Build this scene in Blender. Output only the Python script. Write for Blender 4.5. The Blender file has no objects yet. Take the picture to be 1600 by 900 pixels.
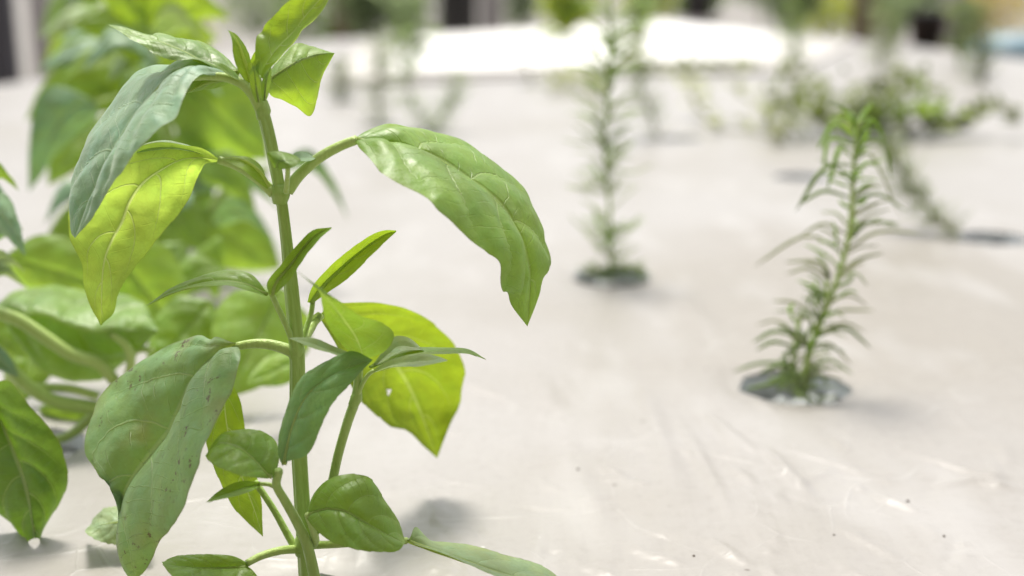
import bpy, bmesh, math, random
import numpy as np
from mathutils import Vector, Matrix, geometry, noise

# ------------------------------------------------------------------ camera, light, exposure
R = math.radians
sc = bpy.context.scene
C = sc.collection
BED = 0.80                      # height of the film on the growing bed
F = 1950.0                      # focal length in photograph pixels (1600 wide)
PITCH = R(13.83)
CAM = np.array([0.0, 0.0, BED + 0.1605])
FOCUS = 0.3275
cam = bpy.data.cameras.new('camera'); co = bpy.data.objects.new('camera', cam); C.objects.link(co)
cam.sensor_width = 36; cam.lens = F / 1600 * 36
cam.clip_start = 0.01; cam.clip_end = 500
cam.dof.use_dof = True; cam.dof.focus_distance = FOCUS; cam.dof.aperture_fstop = 7.0
co.location = CAM; co.rotation_euler = (math.pi / 2 - PITCH, 0, 0)
sc.camera = co

SUN_EL, SUN_AZ = R(67), R(-14)  # high, behind the plants and a little to the left
w = bpy.data.worlds.new('World'); sc.world = w; w.use_nodes = True
nt = w.node_tree; bg = nt.nodes['Background']
sky = nt.nodes.new('ShaderNodeTexSky'); sky.sky_type = 'NISHITA'; sky.sun_disc = False
sky.sun_elevation = SUN_EL; sky.sun_rotation = SUN_AZ; sky.air_density = 1.0; sky.dust_density = 4.0
hs = nt.nodes.new('ShaderNodeHueSaturation'); hs.inputs['Saturation'].default_value = 0.24
nt.links.new(sky.outputs[0], hs.inputs['Color']); nt.links.new(hs.outputs[0], bg.inputs[0])
bg.inputs[1].default_value = 0.145
sl = bpy.data.lights.new('sun', 'SUN'); sl.energy = 2.3; sl.angle = R(15); sl.color = (1.0, 0.945, 0.86)
so = bpy.data.objects.new('sun', sl); C.objects.link(so)
sdir = Vector((math.cos(SUN_EL) * math.sin(SUN_AZ), math.cos(SUN_EL) * math.cos(SUN_AZ), math.sin(SUN_EL)))
so.rotation_euler = sdir.to_track_quat('Z', 'Y').to_euler(); so.location = (0, 0, 5)
vs = sc.view_settings; vs.view_transform = 'Standard'; vs.look = 'None'; vs.gamma = 1; vs.exposure = 0.70
sc.cycles.max_bounces = 6; sc.cycles.transparent_max_bounces = 4
sc.cycles.caustics_reflective = False; sc.cycles.caustics_refractive = False

rnd = random.Random(7)
FWD = np.array([0, math.cos(PITCH), -math.sin(PITCH)])
UP = np.array([0, math.sin(PITCH), math.cos(PITCH)])
RT = np.array([1.0, 0, 0])

def ray(x, y): return FWD + RT * ((x - 800) / F) + UP * ((450 - y) / F)
def at(x, y, depth): return CAM + ray(x, y) * depth
def on_bed(x, y, z=BED):
    r = ray(x, y); return CAM + r * ((z - CAM[2]) / r[2])
def at_Y(x, y, Y):
    r = ray(x, y); return CAM + r * (Y / r[1])

# ------------------------------------------------------------------ materials
class NB:
    def __init__(s, name):
        s.m = bpy.data.materials.new(name); s.m.use_nodes = True
        s.t = s.m.node_tree; s.t.nodes.clear()
        s.out = s.n('ShaderNodeOutputMaterial')
    def n(s, typ, **kw):
        nd = s.t.nodes.new(typ)
        for k, v in kw.items(): setattr(nd, k, v)
        return nd
    def l(s, a, b): s.t.links.new(a, b)
    def setin(s, sock, v):
        if hasattr(v, 'is_output'): s.l(v, sock)
        else: sock.default_value = v
    def math(s, op, a, b=0.0, c=0.0):
        nd = s.n('ShaderNodeMath', operation=op)
        for i, v in enumerate((a, b, c)): s.setin(nd.inputs[i], v)
        return nd.outputs[0]
    def smooth(s, v, a, b):
        nd = s.n('ShaderNodeMapRange', interpolation_type='SMOOTHSTEP')
        s.setin(nd.inputs[0], v); nd.inputs[1].default_value = a; nd.inputs[2].default_value = b
        return nd.outputs[0]
    def mix(s, f, a, b):
        nd = s.n('ShaderNodeMix', data_type='RGBA')
        s.setin(nd.inputs[0], f)
        for i, v in ((6, a), (7, b)):
            s.setin(nd.inputs[i], v if hasattr(v, 'is_output') else (*v, 1))
        return nd.outputs[2]
    def noise(s, scale, detail=3, vec=None, rough=0.55):
        nd = s.n('ShaderNodeTexNoise'); nd.inputs['Scale'].default_value = scale
        nd.inputs['Detail'].default_value = detail; nd.inputs['Roughness'].default_value = rough
        if vec is not None: s.l(vec, nd.inputs['Vector'])
        return nd.outputs[0]
    def bump(s, h, strength, dist, normal=None):
        nd = s.n('ShaderNodeBump'); s.l(h, nd.inputs['Height'])
        nd.inputs['Strength'].default_value = strength; nd.inputs['Distance'].default_value = dist
        if normal is not None: s.l(normal, nd.inputs['Normal'])
        return nd.outputs[0]
    def principled(s, col, rough=0.5, spec=0.5, normal=None, **kw):
        p = s.n('ShaderNodeBsdfPrincipled')
        s.setin(p.inputs['Base Color'], col if hasattr(col, 'is_output') else (*col, 1))
        s.setin(p.inputs['Roughness'], rough); p.inputs['Specular IOR Level'].default_value = spec
        if normal is not None: s.l(normal, p.inputs['Normal'])
        for k, v in kw.items(): p.inputs[k.replace('_', ' ')].default_value = v
        return p
    def done(s, shader): s.l(shader, s.out.inputs[0]); return s.m

NV, KV, PV = 4.8, 1.5, 1.7      # number and sweep of side veins (mesh and material agree)
def leaf_mat(name, top, trans, mixf=0.45, rough=0.42, spots=0.0, sheen=0.15, vein=1.0, yellow=0.3):
    b = NB(name)
    uv = b.n('ShaderNodeUVMap'); sep = b.n('ShaderNodeSeparateXYZ'); b.l(uv.outputs[0], sep.inputs[0])
    U, V = sep.outputs[0], sep.outputs[1]
    sgn = b.math('MULTIPLY_ADD', U, 2.0, -1.0); au = b.math('ABSOLUTE', sgn)
    side = b.math('MULTIPLY', b.math('GREATER_THAN', sgn, 0.0), 0.45)
    tc = b.n('ShaderNodeTexCoord')
    wob = b.math('MULTIPLY', b.math('SUBTRACT', b.noise(90, 2, tc.outputs['Object']), 0.5), 0.16)
    ph = b.math('SUBTRACT', b.math('ADD', b.math('MULTIPLY', V, NV), side),
                b.math('MULTIPLY', b.math('POWER', au, PV), KV))
    ph = b.math('ADD', ph, wob)
    fr = b.math('ABSOLUTE', b.math('SUBTRACT', b.math('FRACT', ph), 0.5))     # 0.5 on a vein
    sv = b.smooth(fr, 0.470, 0.497)
    sv = b.math('MULTIPLY', sv, b.smooth(au, 0.95, 0.55))
    mr = b.smooth(au, 0.05, 0.015)
    # fine net of small veins
    vo = b.n('ShaderNodeTexVoronoi', feature='DISTANCE_TO_EDGE'); vo.inputs['Scale'].default_value = 420
    b.l(tc.outputs['Object'], vo.inputs['Vector'])
    net = b.smooth(vo.outputs[0], 0.10, 0.0)
    vmask = b.math('MAXIMUM', mr, b.math('MULTIPLY', sv, 0.75))
    vmask = b.math('MULTIPLY', vmask, vein)
    ob = tc.outputs['Object']
    n1 = b.smooth(b.noise(55, 3, ob), 0.35, 0.7)
    n2 = b.noise(900, 3, ob, 0.7)
    blot = b.smooth(b.noise(150, 3, ob, 0.65), 0.40, 0.66)
    # side branches between the main veins
    ph2 = b.math('ADD', b.math('MULTIPLY', V, NV * 4.0), b.math('MULTIPLY', au, 3.2))
    ph2 = b.math('ADD', ph2, b.math('MULTIPLY', wob, 8.0))
    f2 = b.math('ABSOLUTE', b.math('SUBTRACT', b.math('FRACT', ph2), 0.5))
    tv = b.math('MULTIPLY', b.smooth(f2, 0.44, 0.5), b.smooth(b.noise(120, 2, ob), 0.42, 0.6))
    tv = b.math('MULTIPLY', tv, b.smooth(au, 0.98, 0.7))
    dark = tuple(c * 0.66 for c in top); ytop = (top[0] * 1.5 + 0.02, top[1] * 1.15, top[2] * 0.7)
    bl = (top[0] * 0.72, top[1] * 0.98, top[2] * 1.35)
    col = b.mix(n1, dark, top)
    col = b.mix(b.math('MULTIPLY', b.smooth(b.noise(38, 2, ob), 0.45, 0.75), yellow), col, ytop)
    col = b.mix(b.math('MULTIPLY', blot, 0.4), col, bl)
    col = b.mix(b.math('MULTIPLY', b.smooth(n2, 0.4, 0.65), 0.35), col, dark)
    pale = (0.44, 0.54, 0.22)
    col = b.mix(b.math('MULTIPLY', tv, 0.22), col, pale)
    col = b.mix(b.math('MULTIPLY', vmask, 0.7), col, pale)
    tcol = b.mix(n1, tuple(c * 0.74 for c in trans), trans)
    tcol = b.mix(b.math('MULTIPLY', blot, 0.25), tcol, (trans[0] * 0.72, trans[1] * 0.85, trans[2]))
    tcol = b.mix(b.math('MULTIPLY', net, 0.22), tcol, tuple(c * 0.6 for c in trans))
    tcol = b.mix(b.math('MULTIPLY', tv, 0.30), tcol, tuple(min(1, c * 1.3) for c in trans))
    tcol = b.mix(b.math('MULTIPLY', vmask, 0.6), tcol, (0.75, 0.85, 0.30))
    if spots:
        sp = b.math('MULTIPLY', b.smooth(b.noise(330, 4, ob, 0.7), 0.58, 0.66), b.smooth(b.noise(60, 2, ob), 0.48, 0.62))
        st = b.math('MULTIPLY', b.smooth(b.noise(48, 3, ob), 0.5, 0.72), 0.5 * spots)
        col = b.mix(st, col, (0.22, 0.19, 0.06)); tcol = b.mix(st, tcol, (0.44, 0.40, 0.06))
        sp = b.math('MULTIPLY', sp, spots)
        col = b.mix(sp, col, (0.10, 0.055, 0.02)); tcol = b.mix(sp, tcol, (0.12, 0.06, 0.01))
    rim = b.math('MULTIPLY', b.smooth(au, 0.965, 1.0), 0.45)
    col = b.mix(rim, col, (0.15, 0.15, 0.05)); tcol = b.mix(rim, tcol, (0.28, 0.30, 0.05))
    vs1 = b.n('ShaderNodeTexVoronoi', feature='SMOOTH_F1'); vs1.inputs['Scale'].default_value = 210; b.l(ob, vs1.inputs['Vector'])
    pk = b.math('MULTIPLY', vs1.outputs['Distance'], -1.1)
    h = b.math('ADD', b.math('MULTIPLY', n2, 0.16), b.math('ADD', pk, b.math('MULTIPLY', b.noise(300, 3, ob), 0.4)))
    h = b.math('SUBTRACT', h, b.math('ADD', b.math('MULTIPLY', vmask, 0.8), b.math('MULTIPLY', tv, 0.35)))
    nrm = b.bump(h, 0.6, 0.0011)
    rg_ = b.math('MULTIPLY_ADD', b.noise(130, 2, ob, 0.65), 0.36, rough - 0.12)
    p = b.principled(col, rg_, 0.75, nrm, Sheen_Weight=sheen, Sheen_Roughness=0.5)
    tr = b.n('ShaderNodeBsdfTranslucent'); b.l(tcol, tr.inputs[0]); b.l(nrm, tr.inputs[1])
    mx = b.n('ShaderNodeMixShader'); mx.inputs[0].default_value = mixf
    b.l(p.outputs[0], mx.inputs[1]); b.l(tr.outputs[0], mx.inputs[2])
    return b.done(mx.outputs[0])

M = {}
M['teal'] = leaf_mat('leaf_bluish_green', (0.250, 0.420, 0.220), (0.30, 0.52, 0.06), 0.26, 0.46, sheen=0.3, vein=0.4, yellow=0.12)
M['tealspot'] = leaf_mat('leaf_bluish_green_blotched', (0.205, 0.375, 0.125), (0.38, 0.58, 0.04), 0.34, 0.45, spots=0.9, sheen=0.2, vein=0.5)
M['mid'] = leaf_mat('leaf_mid_green', (0.215, 0.370, 0.050), (0.42, 0.63, 0.03), 0.40, 0.40, sheen=0.08, yellow=0.4, vein=0.5)
M['young'] = leaf_mat('leaf_young_green', (0.22, 0.37, 0.045), (0.48, 0.67, 0.03), 0.46, 0.44, sheen=0.05)
M['yellow'] = leaf_mat('leaf_yellowing_green', (0.25, 0.37, 0.05), (0.68, 0.93, 0.11), 0.62, 0.5, spots=0.35, sheen=0.05, vein=1.2)
M['glow'] = leaf_mat('leaf_thin_bright_green', (0.18, 0.29, 0.03), (0.38, 0.51, 0.016), 0.56, 0.5, sheen=0.0, vein=0.4)
M['bluegreen'] = leaf_mat('leaf_blue_tinged_green', (0.190, 0.375, 0.120), (0.34, 0.56, 0.04), 0.32, 0.45, sheen=0.15, vein=0.5, yellow=0.2)
M['deep'] = leaf_mat('leaf_deep_green', (0.11, 0.23, 0.022), (0.24, 0.42, 0.015), 0.36, 0.42, sheen=0.0, yellow=0.3, vein=0.7)
M['soft'] = leaf_mat('leaf_soft_fresh_green', (0.25, 0.42, 0.07), (0.50, 0.74, 0.06), 0.50, 0.5, sheen=0.1, vein=0.4)
M['pale'] = leaf_mat('leaf_pale_underside', (0.36, 0.49, 0.22), (0.46, 0.62, 0.12), 0.34, 0.5, sheen=0.2, vein=0.5)

def stem_mat(name, c1, c2, rough=0.4):
    b = NB(name); tc = b.n('ShaderNodeTexCoord')
    mp = b.n('ShaderNodeMapping'); mp.inputs['Scale'].default_value = (1100, 1100, 110); b.l(tc.outputs['Object'], mp.inputs[0])
    n = b.noise(1.0, 3, mp.outputs[0])
    col = b.mix(n, c1, c2)
    p = b.principled(col, rough, 0.4, b.bump(n, 0.6, 0.0006), Sheen_Weight=0.15)
    return b.done(p.outputs[0])
M['stem'] = stem_mat('stem_green', (0.25, 0.40, 0.06), (0.42, 0.56, 0.16))
M['stem_young'] = stem_mat('stem_young_green', (0.36, 0.50, 0.10), (0.46, 0.60, 0.20))
M['stem_wood'] = stem_mat('stem_woody', (0.16, 0.15, 0.07), (0.26, 0.25, 0.13), 0.6)

def simple(name, col, rough=0.5, var=0.25, scale=20, bump=0.0, spec=0.4, trans=None):
    b = NB(name); tc = b.n('ShaderNodeTexCoord'); n = b.noise(scale, 4, tc.outputs['Object'])
    c = b.mix(n, tuple(v * (1 - var) for v in col), tuple(min(1, v * (1 + var)) for v in col))
    p = b.principled(c, rough, spec, b.bump(n, bump, 0.01) if bump else None)
    if trans:
        tr = b.n('ShaderNodeBsdfTranslucent'); tr.inputs[0].default_value = (*trans, 1)
        mx = b.n('ShaderNodeMixShader'); mx.inputs[0].default_value = 0.6
        b.l(p.outputs[0], mx.inputs[1]); b.l(tr.outputs[0], mx.inputs[2])
        return b.done(mx.outputs[0])
    return b.done(p.outputs[0])
M['rib'] = simple('midrib_pale', (0.48, 0.58, 0.20), 0.45, 0.1, 60, trans=(0.70, 0.80, 0.25))
M['needle'] = simple('needle_grey_green', (0.24, 0.31, 0.15), 0.45, 0.3, 60, trans=(0.40, 0.52, 0.15))
M['needle_young'] = simple('needle_young_green', (0.29, 0.42, 0.12), 0.4, 0.25, 60, trans=(0.52, 0.70, 0.12))
M['needle_dry'] = simple('needle_dull', (0.33, 0.35, 0.22), 0.55, 0.3, 60, trans=(0.48, 0.52, 0.24))
M['needle_pale'] = simple('needle_pale', (0.46, 0.50, 0.34), 0.5, 0.25, 60, trans=(0.56, 0.64, 0.34))
M['herb'] = simple('herb_leaf', (0.15, 0.16, 0.08), 0.5, 0.35, 30, trans=(0.22, 0.27, 0.08))
M['herb_bright'] = simple('herb_leaf_bright', (0.19, 0.27, 0.08), 0.5, 0.3, 30, trans=(0.40, 0.56, 0.07))
M['shrub'] = simple('shrub_leaf', (0.07, 0.12, 0.035), 0.5, 0.4, 8, trans=(0.2, 0.32, 0.05))
M['shrub_yellow'] = simple('shrub_leaf_yellow', (0.26, 0.30, 0.05), 0.5, 0.3, 8, trans=(0.55, 0.6, 0.08))
M['shrub_grey'] = simple('shrub_leaf_grey', (0.16, 0.20, 0.12), 0.5, 0.3, 8, trans=(0.28, 0.36, 0.16))
M['shrub_orange'] = simple('shrub_leaf_orange', (0.40, 0.30, 0.12), 0.5, 0.3, 8, trans=(0.55, 0.45, 0.12))
M['cup'] = simple('cup_grey_plastic', (0.60, 0.63, 0.65), 0.22, 0.25, 60, 0.3, 0.6)
M['wet'] = simple('wet_wool', (0.36, 0.38, 0.37), 0.2, 0.45, 140, 0.8, 0.5)
M['pot'] = simple('pot_black_plastic', (0.035, 0.032, 0.032), 0.4, 0.3, 20)
M['bin'] = simple('bin_dark_plastic', (0.05, 0.048, 0.05), 0.45, 0.3, 10)
M['panel'] = simple('panel_dark', (0.07, 0.065, 0.075), 0.5, 0.3, 6)
M['post'] = simple('post_painted', (0.42, 0.38, 0.36), 0.6, 0.2, 12)
M['wood'] = simple('post_timber', (0.14, 0.09, 0.06), 0.7, 0.4, 14, 0.4)
M['blue'] = simple('tub_blue', (0.22, 0.33, 0.38), 0.4, 0.2, 8)
M['ground'] = simple('ground_pale_gravel', (0.24, 0.225, 0.205), 0.9, 0.25, 3, 0.2)
M['board'] = simple('painted_sun_white', (0.84, 0.82, 0.78), 0.45, 0.04, 5)  # white stands in for direct sunlight on the far bed
M['sheet'] = simple('painted_sun_edge_cream', (0.50, 0.475, 0.435), 0.45, 0.06, 5)  # cream stands in for the dimmer edge of that sunlight
M['frame'] = simple('bed_frame', (0.5, 0.5, 0.48), 0.5, 0.2, 9)
M['soil'] = simple('soil', (0.06, 0.045, 0.03), 0.9, 0.4, 60)

def film_mat():
    b = NB('film_white_plastic'); tc = b.n('ShaderNodeTexCoord'); ob = tc.outputs['Object']
    mp = b.n('ShaderNodeMapping'); mp.inputs['Scale'].default_value = (1, 0.35, 1); mp.inputs['Rotation'].default_value = (0, 0, 0.6)
    b.l(ob, mp.inputs[0])
    vm = b.n('ShaderNodeVectorMath', operation='DISTANCE'); b.l(ob, vm.inputs[0]); vm.inputs[1].default_value = (0.20, 0.62, BED)
    warm_dist = b.math('ADD', vm.outputs['Value'], b.math('MULTIPLY', b.math('SUBTRACT', b.noise(9, 2, ob), 0.5), 0.22))
    warm = b.math('MULTIPLY', b.smooth(warm_dist, 0.27, 0.10), 0.85)            # browner tone round the rosemary
    warm = b.math('MAXIMUM', warm, b.math('MULTIPLY', b.smooth(b.noise(4.5, 3, ob), 0.46, 0.7), 0.55))
    col = b.mix(warm, (0.326, 0.310, 0.288), (0.261, 0.238, 0.200))
    fine = b.noise(220, 3, ob, 0.7)
    col = b.mix(b.math('MULTIPLY', b.smooth(fine, 0.48, 0.7), 0.22), col, (0.225, 0.21, 0.185))
    smear = b.smooth(b.noise(26, 2, mp.outputs[0], 0.6), 0.50, 0.72)
    col = b.mix(b.math('MULTIPLY', smear, 0.45), col, (0.40, 0.388, 0.37))
    for scl, rad, pk, cl in ((60, 0.085, 0.92, (0.09, 0.07, 0.05)), (170, 0.10, 0.965, (0.16, 0.13, 0.10)), (120, 0.09, 0.975, (0.65, 0.65, 0.62))):
        vo = b.n('ShaderNodeTexVoronoi'); vo.inputs['Scale'].default_value = scl; b.l(ob, vo.inputs['Vector'])
        pick = b.n('ShaderNodeSeparateColor'); b.l(vo.outputs['Color'], pick.inputs[0])
        dot = b.math('MULTIPLY', b.smooth(vo.outputs['Distance'], rad, rad * 0.5), b.math('GREATER_THAN', pick.outputs[0], pk))
        col = b.mix(b.math('MULTIPLY', dot, 0.7), col, cl)
    wv = b.n('ShaderNodeVectorMath', operation='ADD'); nz = b.n('ShaderNodeTexNoise'); nz.inputs['Scale'].default_value = 14; b.l(ob, nz.inputs['Vector'])
    sc3 = b.n('ShaderNodeVectorMath', operation='SCALE'); sc3.inputs[3].default_value = 0.05; b.l(nz.outputs['Color'], sc3.inputs[0])
    b.l(ob, wv.inputs[0]); b.l(sc3.outputs[0], wv.inputs[1])
    lines = None
    for scl, wd_ in ((17, 0.022), (41, 0.035)):
        ve = b.n('ShaderNodeTexVoronoi', feature='DISTANCE_TO_EDGE'); ve.inputs['Scale'].default_value = scl; b.l(wv.outputs[0], ve.inputs['Vector'])
        ln_ = b.math('MULTIPLY', b.smooth(ve.outputs[0], wd_, 0.0), b.smooth(b.noise(scl * .8, 3, ob), 0.47, 0.66))
        lines = ln_ if lines is None else b.math('ADD', lines, b.math('MULTIPLY', ln_, 0.6))
    col = b.mix(b.math('MULTIPLY', lines, 0.22), col, (0.46, 0.45, 0.43))
    mp2 = b.n('ShaderNodeMapping'); mp2.inputs['Scale'].default_value = (60, 11, 20); mp2.inputs['Rotation'].default_value = (0, 0, -0.5)
    b.l(ob, mp2.inputs[0])
    mp3 = b.n('ShaderNodeMapping'); mp3.inputs['Scale'].default_value = (14, 48, 20); mp3.inputs['Rotation'].default_value = (0, 0, 0.35)
    b.l(ob, mp3.inputs[0])
    cr = b.math('ADD', b.noise(1.0, 3, mp2.outputs[0], 0.6), b.noise(1.0, 3, mp3.outputs[0], 0.6))
    cr = b.math('ADD', b.math('ADD', cr, b.math('MULTIPLY', lines, 0.22)), b.math('MULTIPLY', fine, 0.10))
    nrm = b.bump(cr, 0.5, 0.0020)
    p = b.principled(col, b.math('MULTIPLY_ADD', fine, 0.2, 0.29), 0.5, nrm)
    return b.done(p.outputs[0])
M['film'] = film_mat()

# ------------------------------------------------------------------ object helpers
def empty(name, loc, label, cat, group=None):
    o = bpy.data.objects.new(name, None); C.objects.link(o); o.location = Vector(loc); o.empty_display_size = 0.02
    o['label'] = label; o['category'] = cat
    if group: o['group'] = group
    return o
def tag(o, label, cat, group=None, kind=None):
    o['label'] = label; o['category'] = cat
    if group: o['group'] = group
    if kind: o['kind'] = kind
    return o
def mesh_obj(name, verts, faces, mat, parent=None, uv=None, smooth=True):
    verts = np.asarray(verts, float)
    root = parent
    off = np.zeros(3)
    while root is not None:
        off = off + np.array(root.location); root = root.parent
    me = bpy.data.meshes.new(name)
    me.from_pydata((verts - off).tolist(), [], [list(map(int, f)) for f in faces])
    if smooth: me.polygons.foreach_set('use_smooth', [True] * len(me.polygons))
    if uv is not None:
        lay = me.uv_layers.new(name='UVMap')
        li = np.empty(len(me.loops), dtype=np.int32); me.loops.foreach_get('vertex_index', li)
        lay.data.foreach_set('uv', np.asarray(uv, np.float32)[li].ravel())
    me.materials.append(M[mat]); me.update()
    o = bpy.data.objects.new(name, me); C.objects.link(o)
    if parent: o.parent = parent
    return o

def catmull(P, n, arclen=True):
    P = np.asarray(P, float)
    if len(P) == 1: return np.repeat(P, n, 0)
    Q = np.vstack([2 * P[0] - P[1], P, 2 * P[-1] - P[-2]])
    out = []
    for i in range(len(P) - 1):
        p0, p1, p2, p3 = Q[i:i + 4]
        for t in np.linspace(0, 1, 12, endpoint=False):
            out.append(0.5 * (2 * p1 + (p2 - p0) * t + (2 * p0 - 5 * p1 + 4 * p2 - p3) * t * t + (3 * p1 - p0 - 3 * p2 + p3) * t ** 3))
    out.append(P[-1]); out = np.array(out)
    if arclen:
        d = np.r_[0, np.cumsum(np.linalg.norm(np.diff(out, axis=0), axis=1))]
    else: d = np.linspace(0, 1, len(out))
    q = np.linspace(0, d[-1], n)
    return np.stack([np.interp(q, d, out[:, k]) for k in range(out.shape[1])], 1)

def tube(P, rad, sides=10, lobes=0.0, n=None, cap=True):
    P = catmull(P, n or max(6, len(P) * 5)); n = len(P)
    rad = np.interp(np.linspace(0, 1, n), np.linspace(0, 1, len(rad)), rad) if hasattr(rad, '__len__') else np.full(n, rad)
    T = np.gradient(P, axis=0); T /= np.linalg.norm(T, axis=1)[:, None] + 1e-12
    ref = np.array([0.3, 1.0, 0.2]) if abs(T[0] @ np.array([0.3, 1.0, 0.2])) < 0.95 else np.array([1.0, 0, 0])
    V = []; Fc = []
    u = np.cross(T[0], ref); u /= np.linalg.norm(u)
    for i in range(n):
        u = u - T[i] * (u @ T[i]); u /= np.linalg.norm(u); v = np.cross(T[i], u)
        for k in range(sides):
            a = 2 * math.pi * k / sides
            r = rad[i] * (1 + lobes * math.cos(4 * a))
            V.append(P[i] + r * (math.cos(a) * u + math.sin(a) * v))
    for i in range(n - 1):
        for k in range(sides):
            k2 = (k + 1) % sides
            Fc.append((i * sides + k, i * sides + k2, (i + 1) * sides + k2, (i + 1) * sides + k))
    if cap:
        Fc.append(tuple(range(sides))[::-1]); Fc.append(tuple((n - 1) * sides + k for k in range(sides)))
    return V, Fc

def leaf_surface(L, Mi, Rr, up=1, camber=0.0, bulge=0.0006, teeth=0.03, nteeth=9, wave=0.0012, seed=0, ns=84, nu=14, face=None):
    """blade between its left edge, midrib and right edge (world points); up=+1 when the upper side faces the camera"""
    r = random.Random(seed)
    L = catmull(L, ns); Mi = catmull(Mi, ns); Rr = catmull(Rr, ns)
    s = np.linspace(0, 1, ns)
    us = np.linspace(-1, 1, 2 * nu + 1); us = np.sign(us) * np.abs(us) ** 1.35
    tw = np.ones((ns, 2))
    for k in range(2):
        ph = (s * nteeth * (1 + 0.1 * k) + r.random()) % 1.0
        tw[:, k] = 1 - teeth * (1 - ph) * np.clip((s - 0.25) * 4, 0, 1) * np.clip((1 - s) * 14, 0, 1)
    P = np.zeros((ns, len(us), 3))
    for j, u in enumerate(us):
        a = abs(u)
        E, k = (L, 0) if u < 0 else (Rr, 1)
        a2 = (a * tw[:, k])[:, None]
        P[:, j] = Mi * (1 - a2) + E * a2
    du = np.gradient(P, axis=1); ds = np.gradient(P, axis=0)
    Nn = np.cross(du, ds); Nn /= np.linalg.norm(Nn, axis=2)[:, :, None] + 1e-12
    # smooth the crease along the midrib
    for _ in range(3):
        Nn[:, 1:-1] = (Nn[:, :-2] + Nn[:, 1:-1] + Nn[:, 2:]) / 3
        Nn[1:-1] = (Nn[:-2] + Nn[1:-1] + Nn[2:]) / 3
    Nn /= np.linalg.norm(Nn, axis=2)[:, :, None] + 1e-12
    view = (CAM if face is None else np.array(face)) - P
    sg = np.sign(np.sum(Nn * view)) or 1
    Nn = Nn * sg * up
    wid = (np.linalg.norm(L - Mi, axis=1)[:, None] * (us < 0) + np.linalg.norm(Rr - Mi, axis=1)[:, None] * (us >= 0))
    a = np.abs(us)[None, :]; S = s[:, None]; side = (us > 0)[None, :] * 0.45
    ph = S * NV + side - KV * a ** PV
    dv = np.abs((ph + 0.5) % 1.0 - 0.5)
    vb = 0.62 * (1 - np.exp(-(dv / 0.085) ** 2)) + 0.38 * (0.5 - 0.5 * np.cos(2 * math.pi * ph))
    env = np.clip(a * (1.05 - a) * 4, 0, 1) ** 0.7 * np.clip(wid / 0.012, 0, 1) * np.clip((1 - S) * 5, 0, 1) * np.clip(S * 8, 0, 1)
    H = bulge * (vb - 0.3) * env + camber * (a * (1 - a) * 4) * np.clip(wid / 0.012, 0, 1)
    sx, sy = r.random() * 50, r.random() * 50
    Wv = np.zeros_like(H)
    for i in range(ns):
        for j in range(len(us)):
            Wv[i, j] = noise.noise((sx + s[i] * 3.2, sy + us[j] * 1.3, seed * 1.7)) + 0.5 * noise.noise((sx + s[i] * 8, sy + us[j] * 3, seed * 2.3)) + 0.22 * noise.noise((sx + s[i] * 21, sy + us[j] * 8, seed * 3.1))
    H = H + wave * Wv * np.clip(wid / 0.010, 0, 1) * np.clip(S * 5, 0, 1) * (0.35 + 0.65 * a)
    H = H - 0.0004 * np.exp(-(a * wid / 0.0009) ** 2) * np.clip((1 - S) * 3, 0, 1)
    P = P + Nn * H[:, :, None]
    n2 = len(us)
    faces = [(i * n2 + j, i * n2 + j + 1, (i + 1) * n2 + j + 1, (i + 1) * n2 + j) for i in range(ns - 1) for j in range(n2 - 1)]
    uv = np.stack([np.broadcast_to(us[None] * .5 + .5, (ns, n2)), np.broadcast_to(S, (ns, n2))], 2).reshape(-1, 2)
    # midrib: thin ridge on the lower side
    return P.reshape(-1, 3), faces, uv, P[:, nu] - Nn[:, nu] * 0.0003

def add_leaf(plant, surf, mat, petiole=None, prad=(0.0011, 0.0009), rib=0.00075, pmat='stem_young', label=None):
    V, Fc, uv, ribP = surf
    o = mesh_obj('leaf', V, Fc, mat, plant, uv)
    if label: o['label'] = label
    if rib:
        v, f = tube(ribP[::4], [rib, rib * 0.85, rib * 0.5, rib * 0.15], 6, n=28)
        mesh_obj('midrib', v, f, 'rib', o)
    if petiole is not None:
        v, f = tube(petiole, prad, 8)
        mesh_obj('petiole', v, f, pmat, o)
    return o

# ------------------------------------------------------------------ setting
def plane_obj(name, pts, mat, kind='structure'):
    o = mesh_obj(name, pts, [tuple(range(len(pts)))], mat, None, smooth=False); o['kind'] = kind; return o
plane_obj('ground', [(-120, -60, 0), (120, -60, 0), (120, 200, 0), (-120, 200, 0)], 'ground')

# growing bed: film over a frame, with round planting holes
HOLES = []                     # (centre xyz, radius)
def hole(x, y, rad=0.0245):
    p = on_bed(x, y); HOLES.append((p, rad)); return p
H_BASIL = hole(484, 940, 0.021)
H_ROSE = hole(1242, 600, 0.0238)
H_MID = hole(955, 424, 0.022)
H_LEAN = hole(1549, 367)
H_FAR1 = hole(1252, 272)
H_FAR2 = hole(1064, 214)
H_P2 = hole(40, 690, 0.021)
H_P3 = hole(285, 420, 0.022)
H_F = hole(532, 156); H_G = hole(828, 131); H_H = hole(592, 193); H_V = hole(672, 205)
H_J = hole(1378, 110); H_K = hole(1535, 128); H_L = hole(1240, 104)

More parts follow.
